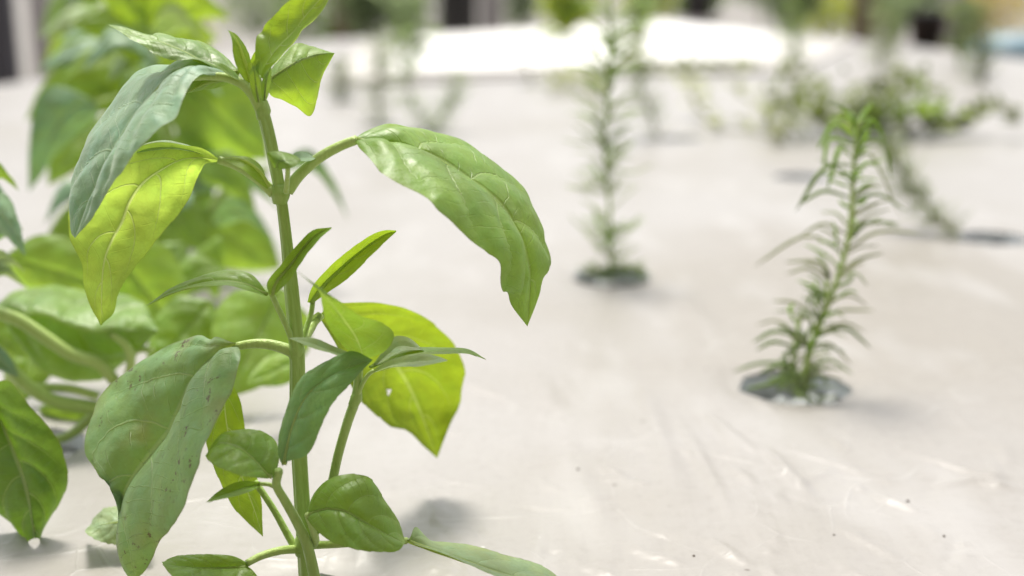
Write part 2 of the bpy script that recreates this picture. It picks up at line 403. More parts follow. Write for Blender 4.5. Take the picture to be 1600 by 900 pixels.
bedpoly = [(-0.86, -0.3), (1.12, -0.3), (1.10, 2.55), (0.66, 5.3), (-0.50, 3.55), (-0.83, 1.9)]
def crease(p, q, width, amp): return (on_bed(*p)[:2], on_bed(*q)[:2], width, amp)
CR = [crease((1190, 700), (1272, 782), 0.0016, 0.0011), crease((1090, 640), (1185, 715), 0.002, 0.0010),
      crease((1060, 660), (1140, 800), 0.0022, 0.0009), crease((1140, 730), (1185, 765), 0.0012, 0.0007),
      crease((1360, 770), (1450, 805), 0.0013, 0.0009), crease((1210, 700), (1420, 760), 0.0025, 0.0006),
      crease((1100, 840), (1180, 895), 0.0012, 0.0008), crease((985, 860), (1080, 890), 0.0012, 0.0006),
      crease((1000, 600), (1070, 800), 0.004, 0.0009), crease((1180, 620), (1210, 650), 0.002, 0.0008),
      crease((880, 700), (960, 860), 0.005, 0.0007), crease((1400, 700), (1590, 760), 0.002, 0.0006),
      crease((820, 560), (880, 660), 0.006, 0.0008), crease((1040, 440), (1110, 520), 0.006, 0.0010),
      crease((560, 880), (600, 800), 0.004, 0.0008), crease((1440, 760), (1580, 740), 0.0015, 0.0006),
      crease((640, 760), (700, 850), 0.003, 0.0005), crease((1300, 820), (1420, 880), 0.0015, 0.0005)]
rr = random.Random(3)
for _ in range(150):
    x, y = rr.uniform(560, 1600), 540 + 370 * rr.random() ** .6; a = rr.gauss(0.7, 0.6); l = rr.uniform(15, 110)
    CR.append(crease((x, y), (x + l * math.cos(a), y + l * math.sin(a) * 0.6), rr.uniform(.0009, .0025), rr.uniform(-.0004, .0006)))
def bed_height(X, Y):
    Z = np.zeros_like(X)
    for p, q, wd, am in CR:
        d = q - p; L2 = d @ d
        t = ((X - p[0]) * d[0] + (Y - p[1]) * d[1]) / L2
        tc_ = np.clip(t, 0, 1)
        dist = np.hypot(X - p[0] - tc_ * d[0], Y - p[1] - tc_ * d[1])
        Z += 1.6 * am * np.exp(-(dist / max(wd, .0019)) ** 2) * np.clip(np.sin(math.pi * np.clip(t, 0.02, 0.98)), 0.05, 1)
    for c, rad in HOLES:
        rr_ = np.hypot(X - c[0], Y - c[1])
        Z -= 0.0022 * np.exp(-((rr_ - rad) / 0.009) ** 2) * (rr_ < rad + 0.04)
    for k in range(len(X)):
        x, y = X[k], Y[k]
        Z[k] += 0.0022 * noise.noise((x * 7, y * 5, 3.1)) + 0.0007 * noise.noise((x * 30 + y * 14, y * 22 - x * 9, 9.0))
    return Z
bed = empty('growing_bed', (0, 0, 0), 'wide growing bed covered in crinkled cream plastic film under all the plants', 'planter bed')
pts = []
for x in np.arange(-0.32, 0.62, 0.0045):
    for y in np.arange(0.26, 0.86, 0.0045):
        if not (-0.172 < x < 0.252 and 0.313 < y < 0.562): pts.append((x + rr.uniform(-.0008, .0008), y + rr.uniform(-.0008, .0008)))
for x in np.arange(-0.17, 0.25, 0.0015):
    for y in np.arange(0.315, 0.56, 0.0015):
        pts.append((x + rr.uniform(-.0004, .0004), y + rr.uniform(-.0004, .0004)))
for x in np.arange(-0.85, 1.1, 0.03):
    for y in np.arange(-0.29, 5.3, 0.03):
        if not (-0.325 < x < 0.625 and 0.255 < y < 0.865): pts.append((x, y))
def inpoly(x, y, poly):
    c = False; n = len(poly)
    for i in range(n):
        (x1, y1), (x2, y2) = poly[i], poly[(i + 1) % n]
        if (y1 > y) != (y2 > y) and x < (x2 - x1) * (y - y1) / (y2 - y1) + x1: c = not c
    return c
pts = [p for p in pts if inpoly(p[0], p[1], bedpoly) and all(math.hypot(p[0] - c[0], p[1] - c[1]) > r_ + 0.0015 for c, r_ in HOLES)]
edges = []
n0 = len(pts); pts += bedpoly; edges += [(n0 + i, n0 + (i + 1) % len(bedpoly)) for i in range(len(bedpoly))]
for c, r_ in HOLES:
    n0 = len(pts); K = 40
    for k in range(K):
        a = 2 * math.pi * k / K; q = r_ * (1 + 0.03 * math.sin(3 * a + c[0] * 40) + 0.02 * math.sin(7 * a))
        pts.append((c[0] + q * math.cos(a), c[1] + q * math.sin(a)))
    edges += [(n0 + k, n0 + (k + 1) % K) for k in range(K)]
res = geometry.delaunay_2d_cdt([Vector(p) for p in pts], edges, [], 0, 1e-6)
bv = np.array([(v.x, v.y) for v in res[0]])
bf = []
for f in res[2]:
    cx, cy = bv[list(f)].mean(0)
    if inpoly(cx, cy, bedpoly) and all(math.hypot(cx - c[0], cy - c[1]) > r_ * 0.93 for c, r_ in HOLES): bf.append(f)
bz = BED + bed_height(bv[:, 0], bv[:, 1])
mesh_obj('film', np.column_stack([bv, bz]), bf, 'film', bed)
for i in range(len(bedpoly)):
    (x1, y1), (x2, y2) = bedpoly[i], bedpoly[(i + 1) % len(bedpoly)]
    d = np.array([x2 - x1, y2 - y1]); ln = np.linalg.norm(d); d /= ln; nrm = np.array([d[1], -d[0]])
    a = np.array([x1, y1]) + nrm * .001; b_ = np.array([x2, y2]) + nrm * .001
    V = []
    for q in (a, b_):
        for o_ in (0, 0.025):
            for z in (BED - 0.25, BED - 0.004): V.append((*(q + nrm * o_), z))
    mesh_obj('side_board', V, [(0, 1, 5, 4), (2, 6, 7, 3), (1, 3, 7, 5), (0, 4, 6, 2), (0, 2, 3, 1), (4, 5, 7, 6)], 'frame', bed, smooth=False)
    V = []
    for z in (0, BED - 0.25):
        for ox, oy in ((-.03, -.03), (.03, -.03), (.03, .03), (-.03, .03)): V.append((x1 * .96 + ox, y1 * .985 + oy, z))
    mesh_obj('leg', V, [(0, 1, 5, 4), (1, 2, 6, 5), (2, 3, 7, 6), (3, 0, 4, 7), (0, 3, 2, 1), (4, 5, 6, 7)], 'frame', bed, smooth=False)

# sunlit patch on the far bed, painted as an added white sheet
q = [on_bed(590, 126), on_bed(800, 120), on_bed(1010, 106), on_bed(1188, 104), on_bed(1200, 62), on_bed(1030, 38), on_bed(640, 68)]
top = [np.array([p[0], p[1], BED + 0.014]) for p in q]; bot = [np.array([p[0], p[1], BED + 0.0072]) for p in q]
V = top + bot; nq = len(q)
tag(mesh_obj('painted_sun_patch', V, [tuple(range(nq)), tuple(range(nq, 2 * nq))[::-1]] + [(i, i + nq, (i + 1) % nq + nq, (i + 1) % nq) for i in range(nq)], 'board', smooth=False),
    'sunlit patch on the far growing bed, painted as a flat white sheet', 'board')

q = [on_bed(505, 133), on_bed(1010, 116), on_bed(1250, 114), on_bed(1330, 72), on_bed(1045, 37), on_bed(570, 71)]  # added sheet whose colour steps the sunlit patch down to the film
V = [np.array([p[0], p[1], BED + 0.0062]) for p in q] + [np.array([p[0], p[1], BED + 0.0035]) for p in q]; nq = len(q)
tag(mesh_obj('painted_sun_patch_edge', V, [tuple(range(nq)), tuple(range(nq, 2 * nq))[::-1]] + [(i, i + nq, (i + 1) % nq + nq, (i + 1) % nq) for i in range(nq)], 'sheet', smooth=False),
    'added cream sheet painting the soft edge of the sunlit patch', 'sheet')
# planting cups in the holes
def lathe(c, prof, K=28):
    V = []; Fc = []
    for r_, z in prof:
        for k in range(K):
            a = 2 * math.pi * k / K; V.append((c[0] + r_ * math.cos(a), c[1] + r_ * math.sin(a), c[2] + z))
    for i in range(len(prof) - 1):
        for k in range(K): Fc.append((i * K + k, i * K + (k + 1) % K, (i + 1) * K + (k + 1) % K, (i + 1) * K + k))
    return V, Fc
def lip(c, rad):
    v_, f_ = lathe(c, [(rad + .0004, -.0027), (rad - .0006, -.0042), (rad - .0012, -.0085)], 36)
    mesh_obj('hole_lip', v_, f_, 'cup', bed)
def cup(c, rad, label):
    c = np.array(c)
    o = empty('planting_cup', c + np.array([0, 0, -0.05]), label, 'planting cup', 'grey cups in the film holes')
    r1 = rad + 0.0015
    v, f = lathe(c, [(r1 + 0.003, -0.0065), (r1, -0.0055), (r1 - 0.001, -0.010), (rad * 0.8, -0.050), (0.001, -0.050)])
    mesh_obj('cup_wall', v, f, 'cup', o)
    # crumpled wet growing plug
    V = []; Fc = []; K = 24; NR = 7
    for i in range(NR):
        for k in range(K):
            a = 2 * math.pi * k / K; r_ = rad * 0.93 * i / (NR - 1)
            V.append((c[0] + r_ * math.cos(a), c[1] + r_ * math.sin(a), c[2] - 0.011 + 0.007 * noise.noise((c[0] * 30 + r_ * math.cos(a) * 120, r_ * math.sin(a) * 120, c[1] * 9))))
    for i in range(NR - 1):
        for k in range(K): Fc.append((i * K + k, i * K + (k + 1) % K, (i + 1) * K + (k + 1) % K, (i + 1) * K + k))
    mesh_obj('growing_plug', V, Fc, 'wet', o)
for c, r_, lb in [(H_BASIL, .021, 'grey cup holding the sharp basil plant at the bottom edge'),
              (H_ROSE, .0238, 'grey wet cup round the foot of the nearest rosemary sprig'),
              (H_MID, .022, 'grey cup round the foot of the straight rosemary in the middle'),
              (H_LEAN, .0245, 'grey cup at the foot of the leaning rosemary by the right edge'),
              (H_FAR1, .0245, 'empty grey cup just left behind the nearest rosemary sprig'),
              (H_FAR2, .0245, 'empty grey cup right behind the straight middle rosemary'),
              (H_P2, .021, 'grey cup under the sprawling basil at the left edge'),
              (H_P3, .022, 'grey cup under the blurred basil behind the sharp one'),
              (H_F, .0245, 'far grey cup beside the topmost right leaf of the basil'),
              (H_G, .0245, 'far empty grey cup just before the sunlit patch'),
              (H_H, .0245, 'far grey cup under the thin straight sprig'), (H_V, .0245, 'far grey cup under the forked sprig'),
              (H_J, .0245, 'far grey cup under the thin grey sprig at right'), (H_K, .0245, 'far grey cup under the dark sprig by the right edge'),
              (H_L, .0245, 'far grey cup under the small sprig at the sunlit patch corner')]:
    cup(c, r_, lb); lip(c, r_)

# ------------------------------------------------------------------ the sharp basil plant
def D(y): return 0.336 + (0.315 - 0.336) * (930 - y) / 830.0       # depth of its stem along the height
def bp(x, y, off=0.0): return at(x, y, D(y) + off / 100.0)
def curve(P, d):
    P = np.asarray(P, float); t = np.linspace(0, 1, len(P)); dd = np.interp(t, np.linspace(0, 1, len(d)), d)
    return [bp(x, y, o_) for (x, y), o_ in zip(P, dd)]
def tleaf(plant, L, Mi, Rr, dL, dM, dR, mat, pet=None, dp=(0,), prad=(0.0013, 0.001), label=None, rib=0.0007, pmat='stem_young', **kw):
    s = leaf_surface(curve(L, dL), curve(Mi, dM), curve(Rr, dR), **kw)
    return add_leaf(plant, s, mat, curve(pet, dp) if pet else None, prad, rib, pmat, label)

B = empty('basil_plant', (H_BASIL[0], H_BASIL[1], BED), 'tall basil plant in sharp focus with drooping leaves at left', 'basil plant')
px = 0.335 / F        # metres per photo pixel at the stem
main = [(484, 945), (479, 880), (473, 800), (467, 700), (465, 620), (464, 550), (457, 470), (449, 390), (440, 315), (432, 270), (421, 215), (411, 175), (405, 145), (402, 118)]
v, f = tube(curve(main, [0]), [14 * px, 13 * px, 12 * px, 11.5 * px, 11.5 * px, 12 * px, 11 * px, 11 * px, 10.5 * px, 8.5 * px, 8 * px, 9 * px, 9 * px, 5 * px], 32, 0.15, n=90)
st = mesh_obj('stem', v, f, 'stem', B)
for (x, y, r0) in ((438, 303, 15), (463, 546, 14), (474, 852, 17), (411, 172, 12)):
    v, f = tube(curve([(x - 1, y + 16), (x, y), (x - 1, y - 15)], [0]), [r0 * .68 * px, r0 * px, r0 * .62 * px], 14, 0.05, n=12)
    mesh_obj('node', v, f, 'stem', st)

# R1 big arching leaf at right
tleaf(B, [(555, 215), (577, 203), (611, 198), (645, 203), (679, 212), (713, 216), (747, 233), (781, 259), (815, 290), (830, 316), (846, 354), (849, 376), (859, 405), (857, 418), (848, 427), (844, 459), (824, 510)],
      [(556, 217), (604, 221), (642, 228), (683, 245), (721, 269), (759, 297), (789, 327), (808, 361), (821, 395), (829, 437), (824, 510)],
      [(555, 218), (562, 233), (581, 252), (600, 272), (627, 288), (661, 306), (683, 325), (702, 344), (721, 365), (740, 382), (763, 397), (779, 412), (781, 437), (787, 456), (795, 459), (800, 478), (824, 510)],
      [0, 2.2, 3.2, 2.7, 1.7, .6], [0, .1, .2, .3, .4, .6], [0, -2.0, -2.4, -1.6, -.5, .6], 'mid',
      [(449, 299), (468, 273), (498, 247), (530, 229), (558, 218)], (0, 0), (0.0016, 0.0012),
      camber=0.0018, bulge=0.0014, teeth=0.0, wave=0.0010, seed=1, label='large arching leaf that hangs to the right with its upper side in view')
# L1 bluish leaf drooping at the upper left
tleaf(B, [(366, 113), (346, 98), (320, 94), (291, 95), (270, 105), (244, 107), (216, 116), (192, 136), (172, 162), (155, 185), (137, 211), (126, 246), (119, 279), (117, 315), (114, 360), (117, 372)],
      [(368, 116), (335, 106), (290, 108), (255, 124), (215, 168), (182, 220), (158, 270), (138, 320), (117, 372)],
      [(366, 116), (331, 118), (311, 118), (291, 135), (279, 156), (268, 180), (244, 199), (230, 220), (212, 245), (185, 285), (152, 327), (134, 351), (117, 372)],
      [0, 1.6, 2.2, 1.8, .8, -.4], [0, 0, -.3, -.5, -.6, -.4], [0, -1.2, -2.3, -2.5, -1.5, -.4], 'teal',
      [(411, 180), (396, 150), (378, 131), (352, 121), (325, 119), (296, 121)], (0, -.2, -.45), (0.0015, 0.0009),
      camber=0.0012, bulge=0.0011, teeth=0.0, wave=0.0015, seed=2, label='bluish leaf drooping far to the left in front of a yellowish one')
# the part of L1's far half that shows below it
tleaf(B, [(372, 116), (345, 116), (315, 118), (290, 134), (288, 144)], [(372, 121), (350, 122), (325, 126), (305, 135), (288, 145)],
      [(372, 128), (355, 133), (335, 138), (310, 142), (288, 146)], [.2, .4], [.1, .5], [.3, .9], 'mid', seed=22, wave=.0004, teeth=0, up=-1)
# L2 yellowing leaf, underside in view
tleaf(B, [(344, 249), (317, 232), (290, 227), (250, 222), (215, 230), (170, 255), (130, 290), (108, 325), (107, 366), (118, 392), (128, 415), (131, 450), (142, 482), (158, 508)],
      [(344, 250), (314, 246), (284, 249), (254, 264), (224, 285), (203, 315), (191, 348), (176, 375), (165, 402), (160, 435), (158, 508)],
      [(344, 252), (322, 256), (314, 267), (308, 279), (296, 309), (278, 336), (263, 354), (248, 372), (230, 396), (212, 417), (195, 440), (185, 462), (178, 490), (158, 508)],
      [.2, .9, 1.2, .9, .5], [.2, .9, 1.5, 1.4, .8], [.2, 1.2, 1.2, .8, .6], 'yellow',
      [(428, 302), (410, 285), (392, 272), (368, 258), (342, 250)], (0, .2), (0.0015, 0.0011), up=-1, rib=0,
      camber=0.0012, bulge=0.0007, teeth=0.02, wave=0.0009, seed=3, label='yellowing leaf with its veined underside lit through')
# far half of L2 folded over the top
tleaf(B, [(330, 240), (300, 228), (262, 220), (232, 222), (214, 232)], [(335, 246), (300, 233), (265, 227), (236, 229), (214, 236)],
      [(335, 248), (300, 237), (268, 233), (240, 235), (214, 239)], [.6, 1.6, 1.9], [.5, 1.0, 1.2], [.4, .8], 'pale', seed=23, wave=.0003, teeth=0, rib=0, bulge=.0002)
# L4 large folded leaf, lower left
tleaf(B, [(368, 537), (339, 526), (328, 530), (311, 523), (283, 531), (250, 544), (222, 561), (194, 583), (167, 606), (150, 628), (142, 650), (133, 683), (133, 708), (142, 724), (156, 741), (172, 754), (187, 767), (196, 790), (197, 830), (198, 870), (203, 907)],
      [(371, 540), (335, 556), (300, 597), (280, 640), (262, 677), (234, 712), (204, 752), (188, 792), (183, 840), (190, 880), (203, 907)],
      [(373, 540), (376, 562), (364, 603), (341, 650), (323, 690), (311, 727), (303, 767), (289, 800), (267, 828), (250, 844), (239, 872), (222, 897), (203, 907)],
      [0, 1.5, 1.9, 1.2, .2, -.3], [0, .4, .5, .3, .1, -.3], [0, -1.9, -2.6, -2.2, -1.1, -.3], 'tealspot',
      [(461, 553), (446, 545), (420, 538), (395, 537), (370, 541)], (0, 0), (0.0016, 0.0011),
      camber=0.0018, bulge=0.0012, teeth=0.0, wave=0.0014, seed=4, label='large bluish leaf folded along its midrib with brown blotches')
# R3 big thin leaf behind, lit through, with a hole
def pierce(o, c, rad):
    me = o.data; bm = bmesh.new(); bm.from_mesh(me)
    c = Vector(c) - o.matrix_parent_inverse @ Vector(o.parent.location)
    dele = [f_ for f_ in bm.faces if (f_.calc_center_median() - c).length < rad]
    bmesh.ops.delete(bm, geom=dele, context='FACES'); bm.to_mesh(me); bm.free()
r3 = tleaf(B, [(500, 490), (520, 478), (545, 473), (600, 474), (650, 488), (690, 515), (715, 545), (727, 578), (722, 610), (718, 635), (705, 660), (693, 690), (683, 716)],
      [(500, 494), (540, 505), (585, 535), (625, 580), (655, 640), (683, 716)],
      [(500, 498), (520, 530), (535, 560), (548, 600), (565, 628), (590, 652), (612, 668), (635, 673), (660, 696), (683, 716)],
      [1.2, 4.0, 6.0, 7.0, 7.0], [1.2, 3.6, 5.4, 6.6, 7.0], [1.2, 2.8, 4.8, 6.2, 7.0], 'glow',
      [(470, 535), (480, 520), (490, 505), (502, 493)], (0.2, .9, 1.2), (0.0014, 0.0010), up=-1, rib=0, ns=90, nu=24,
      camber=0.0015, bulge=0.0006, teeth=0.02, wave=0.0010, seed=5, label='broad bright leaf lit through, with a small hole')
pierce(r3, bp(615, 613, 5.7), 0.0019)

# crown leaves
tleaf(B, [(403, 126), (399, 95), (400, 61), (409, 49), (416, 36), (435, 17), (441, 9), (457, -2), (485, -14), (520, -24)],
      [(408, 122), (416, 103), (435, 75), (461, 49), (476, 29), (497, 3), (520, -24)],
      [(412, 122), (420, 110), (438, 90), (458, 66), (473, 45), (487, 35), (502, 20), (514, 0), (520, -24)],
      [0, .5, .2, -.2], [0, .1, .1, -.2], [0, -.5, -.5, -.2], 'young', up=-1, rib=0,
      camber=0.0010, bulge=0.0005, teeth=0.02, wave=0.0006, seed=6, label='bright young leaf standing upright at the top')
tleaf(B, [(385, 130), (372, 110), (365, 88), (362, 62), (356, 47)], [(390, 130), (385, 112), (376, 88), (368, 66), (356, 47)],
      [(395, 130), (393, 110), (391, 92), (385, 74), (371, 55), (356, 47)], [-.1, -.3, -.4, -.2], [0, -.1, -.2], [.1, .3, .2, -.2], 'young', up=-1, rib=0.0006,
      camber=.0005, bulge=.0003, teeth=.03, wave=.0004, seed=7)
tleaf(B, [(372, 108), (366, 103), (354, 90), (337, 78), (314, 66), (302, 68), (279, 65), (253, 56), (244, 59), (221, 52), (195, 43), (168, 38)],
      [(372, 113), (345, 104), (314, 92), (287, 78), (254, 64), (221, 57), (195, 47), (168, 38)],
      [(372, 118), (345, 112), (312, 94), (279, 95), (256, 91), (236, 82), (227, 73), (204, 62), (187, 49), (168, 38)],
      [0, 1.0, 1.4, 1.0, .4], [0, .1, .2, .4, .4], [0, -.2, -.2, .1, .4], 'mid', camber=.0008, bulge=.0006, teeth=0.02, wave=.0008, seed=8,
      label='folded leaf pointing left near the top')
tleaf(B, [(413, 130), (421, 113), (437, 93), (461, 68), (484, 72), (505, 79), (523, 83)], [(416, 134), (425, 122), (447, 107), (470, 93), (492, 86), (510, 83), (523, 83)],
      [(418, 140), (424, 150), (440, 156), (462, 167), (487, 180), (502, 124), (523, 83)], [.1, .9, 1.6, 1.2], [0, .3, .8, 1.2], [.1, .9, 1.7, 1.2], 'young',
      camber=.0006, bulge=.0005, teeth=.0, wave=.0005, seed=9, rib=0.0004, label='leaf folded over to the right of the top')
for i, (P, wd, d, mt) in enumerate([([(398, 126), (397, 108), (400, 88), (404, 72)], 9, (.4, .3), 'young'), ([(404, 128), (394, 112), (392, 98)], 7, (-.4, -.4), 'young'),
                                    ([(402, 120), (399, 104), (403, 92)], 6, (-.2, -.1), 'young')]):
    tleaf(B, [(x - wd * s_, y) for (x, y), s_ in zip(P, (.4, 1, .7, 0))], P, [(x + wd * s_, y) for (x, y), s_ in zip(P, (.4, 1, .7, 0))], d, d, d, mt, seed=30 + i, ns=24, nu=5, wave=.0003, bulge=.0002, rib=0.0004)
tleaf(B, [(400, 160), (392, 140), (390, 118), (396, 100)], [(404, 160), (400, 140), (398, 120), (396, 100)], [(408, 160), (408, 140), (405, 120), (396, 100)], (-.5, -.7), (-.7, -.8), (-.5, -.7), 'young', seed=33, ns=24, nu=5, wave=.0003, bulge=.0003, rib=.0003)
tleaf(B, [(410, 158), (408, 138), (412, 118), (424, 104)], [(413, 158), (414, 140), (417, 122), (424, 104)], [(416, 158), (421, 142), (424, 124), (424, 104)], (-.3, -.5), (-.5, -.6), (-.3, -.4), 'mid', seed=34, ns=24, nu=5, wave=.0003, bulge=.0003, rib=.0003)
tleaf(B, [(372, 118), (362, 108), (345, 98), (332, 96)], [(374, 122), (362, 115), (346, 104), (332, 97)], [(376, 126), (364, 121), (348, 110), (332, 98)], (-.2, -.4), (-.4, -.5), (-.5, -.6), 'mid', seed=35, ns=24, nu=5, wave=.0003, bulge=.0003, rib=.0003)
tleaf(B, [(474, 838), (484, 822), (500, 812), (516, 812)], [(476, 842), (488, 830), (502, 820), (516, 813)], [(478, 846), (492, 838), (506, 828), (516, 814)], (-.6, -1.2), (-.7, -1.3), (-.8, -1.4), 'mid', seed=36, ns=24, nu=5, wave=.0003, bulge=.0003, rib=.0003)
# small leaves at the second node
tleaf(B, [(417, 290), (410, 262), (390, 246), (368, 244), (345, 247)], [(417, 292), (405, 272), (388, 258), (368, 250), (345, 247)], [(417, 296), (400, 282), (380, 266), (362, 256), (345, 247)],
      [-.5, -.6, -.7], [-.6, -.9, -.9], [-.6, -1.2, -.9], 'young', up=-1, seed=10, ns=30, nu=6, wave=.0004, bulge=.0003, rib=.0005)
tleaf(B, [(428, 262), (420, 245), (418, 238), (440, 236), (462, 243), (470, 249)], [(430, 264), (432, 254), (444, 250), (458, 250), (470, 250)], [(433, 266), (442, 264), (455, 262), (465, 256), (470, 251)],
      [-1.0, -1.1, -1.0], [-1.2, -1.5, -1.3], [-1.2, -1.6, -1.3], 'mid', seed=11, ns=30, nu=6, wave=.0003, bulge=.0003, rib=.0004,
      pet=[(447, 300), (449, 280), (450, 262)], dp=(-.3, -1.0), prad=(.0008, .0006))
tleaf(B, [(452, 250), (462, 238), (478, 238), (492, 246)], [(452, 252), (466, 245), (480, 244), (492, 247)], [(453, 254), (468, 252), (482, 252), (492, 248)], [-.3, .1], [-.3, -.2], [-.4, -.6], 'teal', seed=12, ns=24, nu=5, wave=.0003, bulge=.0002, rib=.0003)
# shoot at the third node, left
v, f = tube(curve([(458, 540), (452, 520), (441, 495), (430, 472), (424, 458)], [0, -.5, -.8]), [5 * px, 4.5 * px, 4 * px], 8); sh = mesh_obj('side_shoot', v, f, 'stem', B)
tleaf(B, [(418, 458), (395, 430), (365, 422), (335, 424), (300, 436), (265, 452), (228, 478)], [(418, 460), (390, 444), (360, 437), (330, 438), (295, 446), (262, 458), (228, 478)], [(418, 463), (388, 455), (358, 447), (325, 447), (290, 452), (260, 462), (228, 478)],
      [-.8, -.2, .1, 0], [-.8, -.7, -.6, -.3], [-.8, -1.2, -1.2, -.3], 'mid', seed=13, wave=.0006, bulge=.0005, rib=.0005)
tleaf(B, [(420, 460), (418, 440), (440, 412), (462, 385), (488, 360), (518, 355)], [(424, 461), (434, 438), (455, 414), (474, 390), (495, 367), (518, 356)], [(428, 462), (450, 440), (470, 412), (486, 390), (503, 370), (518, 357)],
      [-1.0, -1.0, -.7], [-.9, -.7, -.7], [-.9, -1.2, -.8], 'mid', seed=14, wave=.0005, bulge=.0004, rib=.0005, up=-1)
# shoot at the third node, right
v, f = tube(curve([(468, 545), (478, 515), (486, 490), (489, 470)], [.1, .5, .6]), [5 * px, 4.5 * px, 4 * px], 8); mesh_obj('side_shoot', v, f, 'stem', B)
tleaf(B, [(480, 472), (488, 448), (510, 422), (540, 395), (575, 370), (600, 360), (619, 360)], [(485, 473), (505, 447), (530, 422), (555, 400), (582, 379), (603, 366), (619, 361)], [(490, 473), (515, 455), (542, 436), (568, 412), (592, 388), (608, 372), (619, 362)],
      [.5, .5, .8], [.6, .9, .9], [.6, .4, .8], 'young', seed=15, wave=.0005, bulge=.0004, rib=.0006, up=-1, teeth=.03)
tleaf(B, [(497, 487), (480, 500), (470, 520), (466, 538)], [(500, 489), (488, 505), (478, 522), (467, 540)], [(503, 492), (494, 512), (483, 530), (468, 541)], [1, .8, .3], [1, .9, .3], [1, 1, .3], 'pale', seed=16, ns=24, nu=5, wave=.0002, bulge=.0002, rib=.0003)
# right shoot with its whorl
v, f = tube(curve([(476, 858), (495, 822), (515, 770), (528, 712), (543, 660), (556, 622), (560, 590), (562, 562)], [0, -.2, -.5, -.7]), [9 * px, 7.5 * px, 7 * px, 7 * px, 7.5 * px, 5.5 * px], 10, .05)
sh2 = mesh_obj('side_shoot', v, f, 'stem', B)
v, f = tube(curve([(551, 634), (557, 621), (559, 608)], [-.55]), [7.5 * px, 9.5 * px, 6 * px], 10, n=8); mesh_obj('node', v, f, 'stem', sh2)
tleaf(B, [(440, 728), (434, 705), (437, 672), (452, 625), (468, 592), (490, 575), (525, 556), (552, 548), (582, 562)], [(442, 726), (448, 695), (456, 665), (470, 632), (490, 605), (520, 585), (550, 572), (582, 562)],
      [(446, 722), (460, 718), (478, 712), (492, 692), (508, 655), (525, 625), (548, 600), (565, 580), (582, 563)],
      [-2.6, -2.0, -1.6, -1.6], [-2.6, -2.4, -2.0, -1.6], [-2.6, -2.7, -2.2, -1.6], 'bluegreen', seed=17, wave=.0008, bulge=.0008, camber=.0010, rib=.0007, label='dark bluish leaf leaning across the stem low down')
tleaf(B, [(566, 562), (535, 540), (512, 510), (504, 480), (500, 458), (480, 436), (464, 424)], [(570, 562), (558, 530), (540, 500), (522, 475), (505, 457), (482, 438), (464, 424)],
      [(576, 560), (602, 548), (616, 522), (600, 505), (565, 495), (530, 470), (490, 442), (464, 424)], [-1.0, -2.6, -4.2], [-1.0, -3.2, -4.4], [-1.0, -2.6, -4.2], 'mid', up=-1, seed=18, wave=.0008, bulge=.0005, rib=0, label='blurred leaf of the right shoot standing towards the viewer')
tleaf(B, [(560, 556), (520, 540), (490, 528), (452, 528)], [(560, 560), (522, 548), (492, 536), (452, 528)], [(558, 564), (525, 554), (492, 545), (452, 529)], [-1.0, -2.0], [-1.0, -2.2], [-1.1, -2.5], 'pale', seed=19, ns=30, nu=6, wave=.0005, bulge=.0003, rib=.0004)
tleaf(B, [(578, 572), (600, 556), (640, 543), (690, 543), (730, 545), (759, 561)], [(578, 574), (605, 562), (645, 551), (690, 548), (730, 549), (759, 561)], [(578, 576), (610, 566), (648, 556), (690, 553), (732, 553), (759, 562)], [-.8, .2, .3], [-.8, -.3, .1], [-.8, -.9, .1], 'mid', seed=20, ns=40, nu=6, wave=.0004, bulge=.0004, rib=.0004)
tleaf(B, [(582, 578), (610, 562), (650, 553), (680, 556), (699, 563)], [(582, 580), (612, 569), (650, 563), (680, 561), (699, 563)], [(582, 582), (612, 574), (650, 573), (678, 568), (699, 564)], [-.9, -1.0], [-.9, -1.4], [-.9, -1.9, -1.5], 'pale', seed=21, ns=30, nu=6, wave=.0005, bulge=.0004, rib=.0004,
      pet=[(559, 618), (566, 600), (575, 586), (584, 579)], dp=(-.6, -.9), prad=(.0006, .0005))
tleaf(B, [(585, 568), (600, 545), (615, 526), (640, 528), (660, 545)], [(585, 570), (605, 553), (622, 540), (642, 540), (662, 547)], [(585, 572), (610, 558), (630, 548), (645, 547), (662, 548)], [-.8, .3], [-.8, 0], [-.8, -.4], 'pale', seed=24, ns=24, nu=5, wave=.0005, bulge=.0003, rib=.0003)
# front shoot with its whorl low on the left
v, f = tube(curve([(498, 935), (488, 885), (478, 846), (462, 812), (445, 782), (432, 758), (436, 735)], [-.6, -1.0, -1.8, -2.4]), [9.5 * px, 9 * px, 8 * px, 7 * px, 6 * px], 10, .05); sh3 = mesh_obj('side_shoot', v, f, 'stem', B)
v, f = tube(curve([(470, 866), (455, 845), (430, 800), (412, 772), (398, 752)], [-.2, .2, .4]), [6.5 * px, 5.5 * px, 5 * px], 8); mesh_obj('side_shoot', v, f, 'stem', B)
tleaf(B, [(428, 746), (436, 720), (432, 690), (405, 672), (372, 671), (345, 678), (322, 712)], [(424, 746), (408, 728), (385, 706), (360, 693), (340, 692), (321, 712)], [(422, 748), (400, 747), (372, 742), (345, 732), (328, 722), (321, 713)],
      [-2.5, -1.6, -1.7, -2.2], [-2.5, -2.4, -2.3], [-2.5, -3.2, -2.9, -2.4], 'mid', seed=25, wave=.0007, bulge=.0007, camber=.001, rib=.0006, label='leaf cupped to the left low in front of the stem')
tleaf(B, [(408, 753), (375, 752), (345, 765), (322, 785)], [(408, 756), (378, 762), (348, 772), (322, 785)], [(408, 760), (380, 772), (350, 779), (322, 785)], [-1.8, -2.2], [-1.8, -2.5], [-1.8, -2.8, -2.6], 'mid', seed=26, ns=30, nu=6, wave=.0004, bulge=.0003, rib=.0004,
      pet=[(432, 762), (420, 757), (406, 756)], dp=(-1.8,), prad=(.0006, .0005))
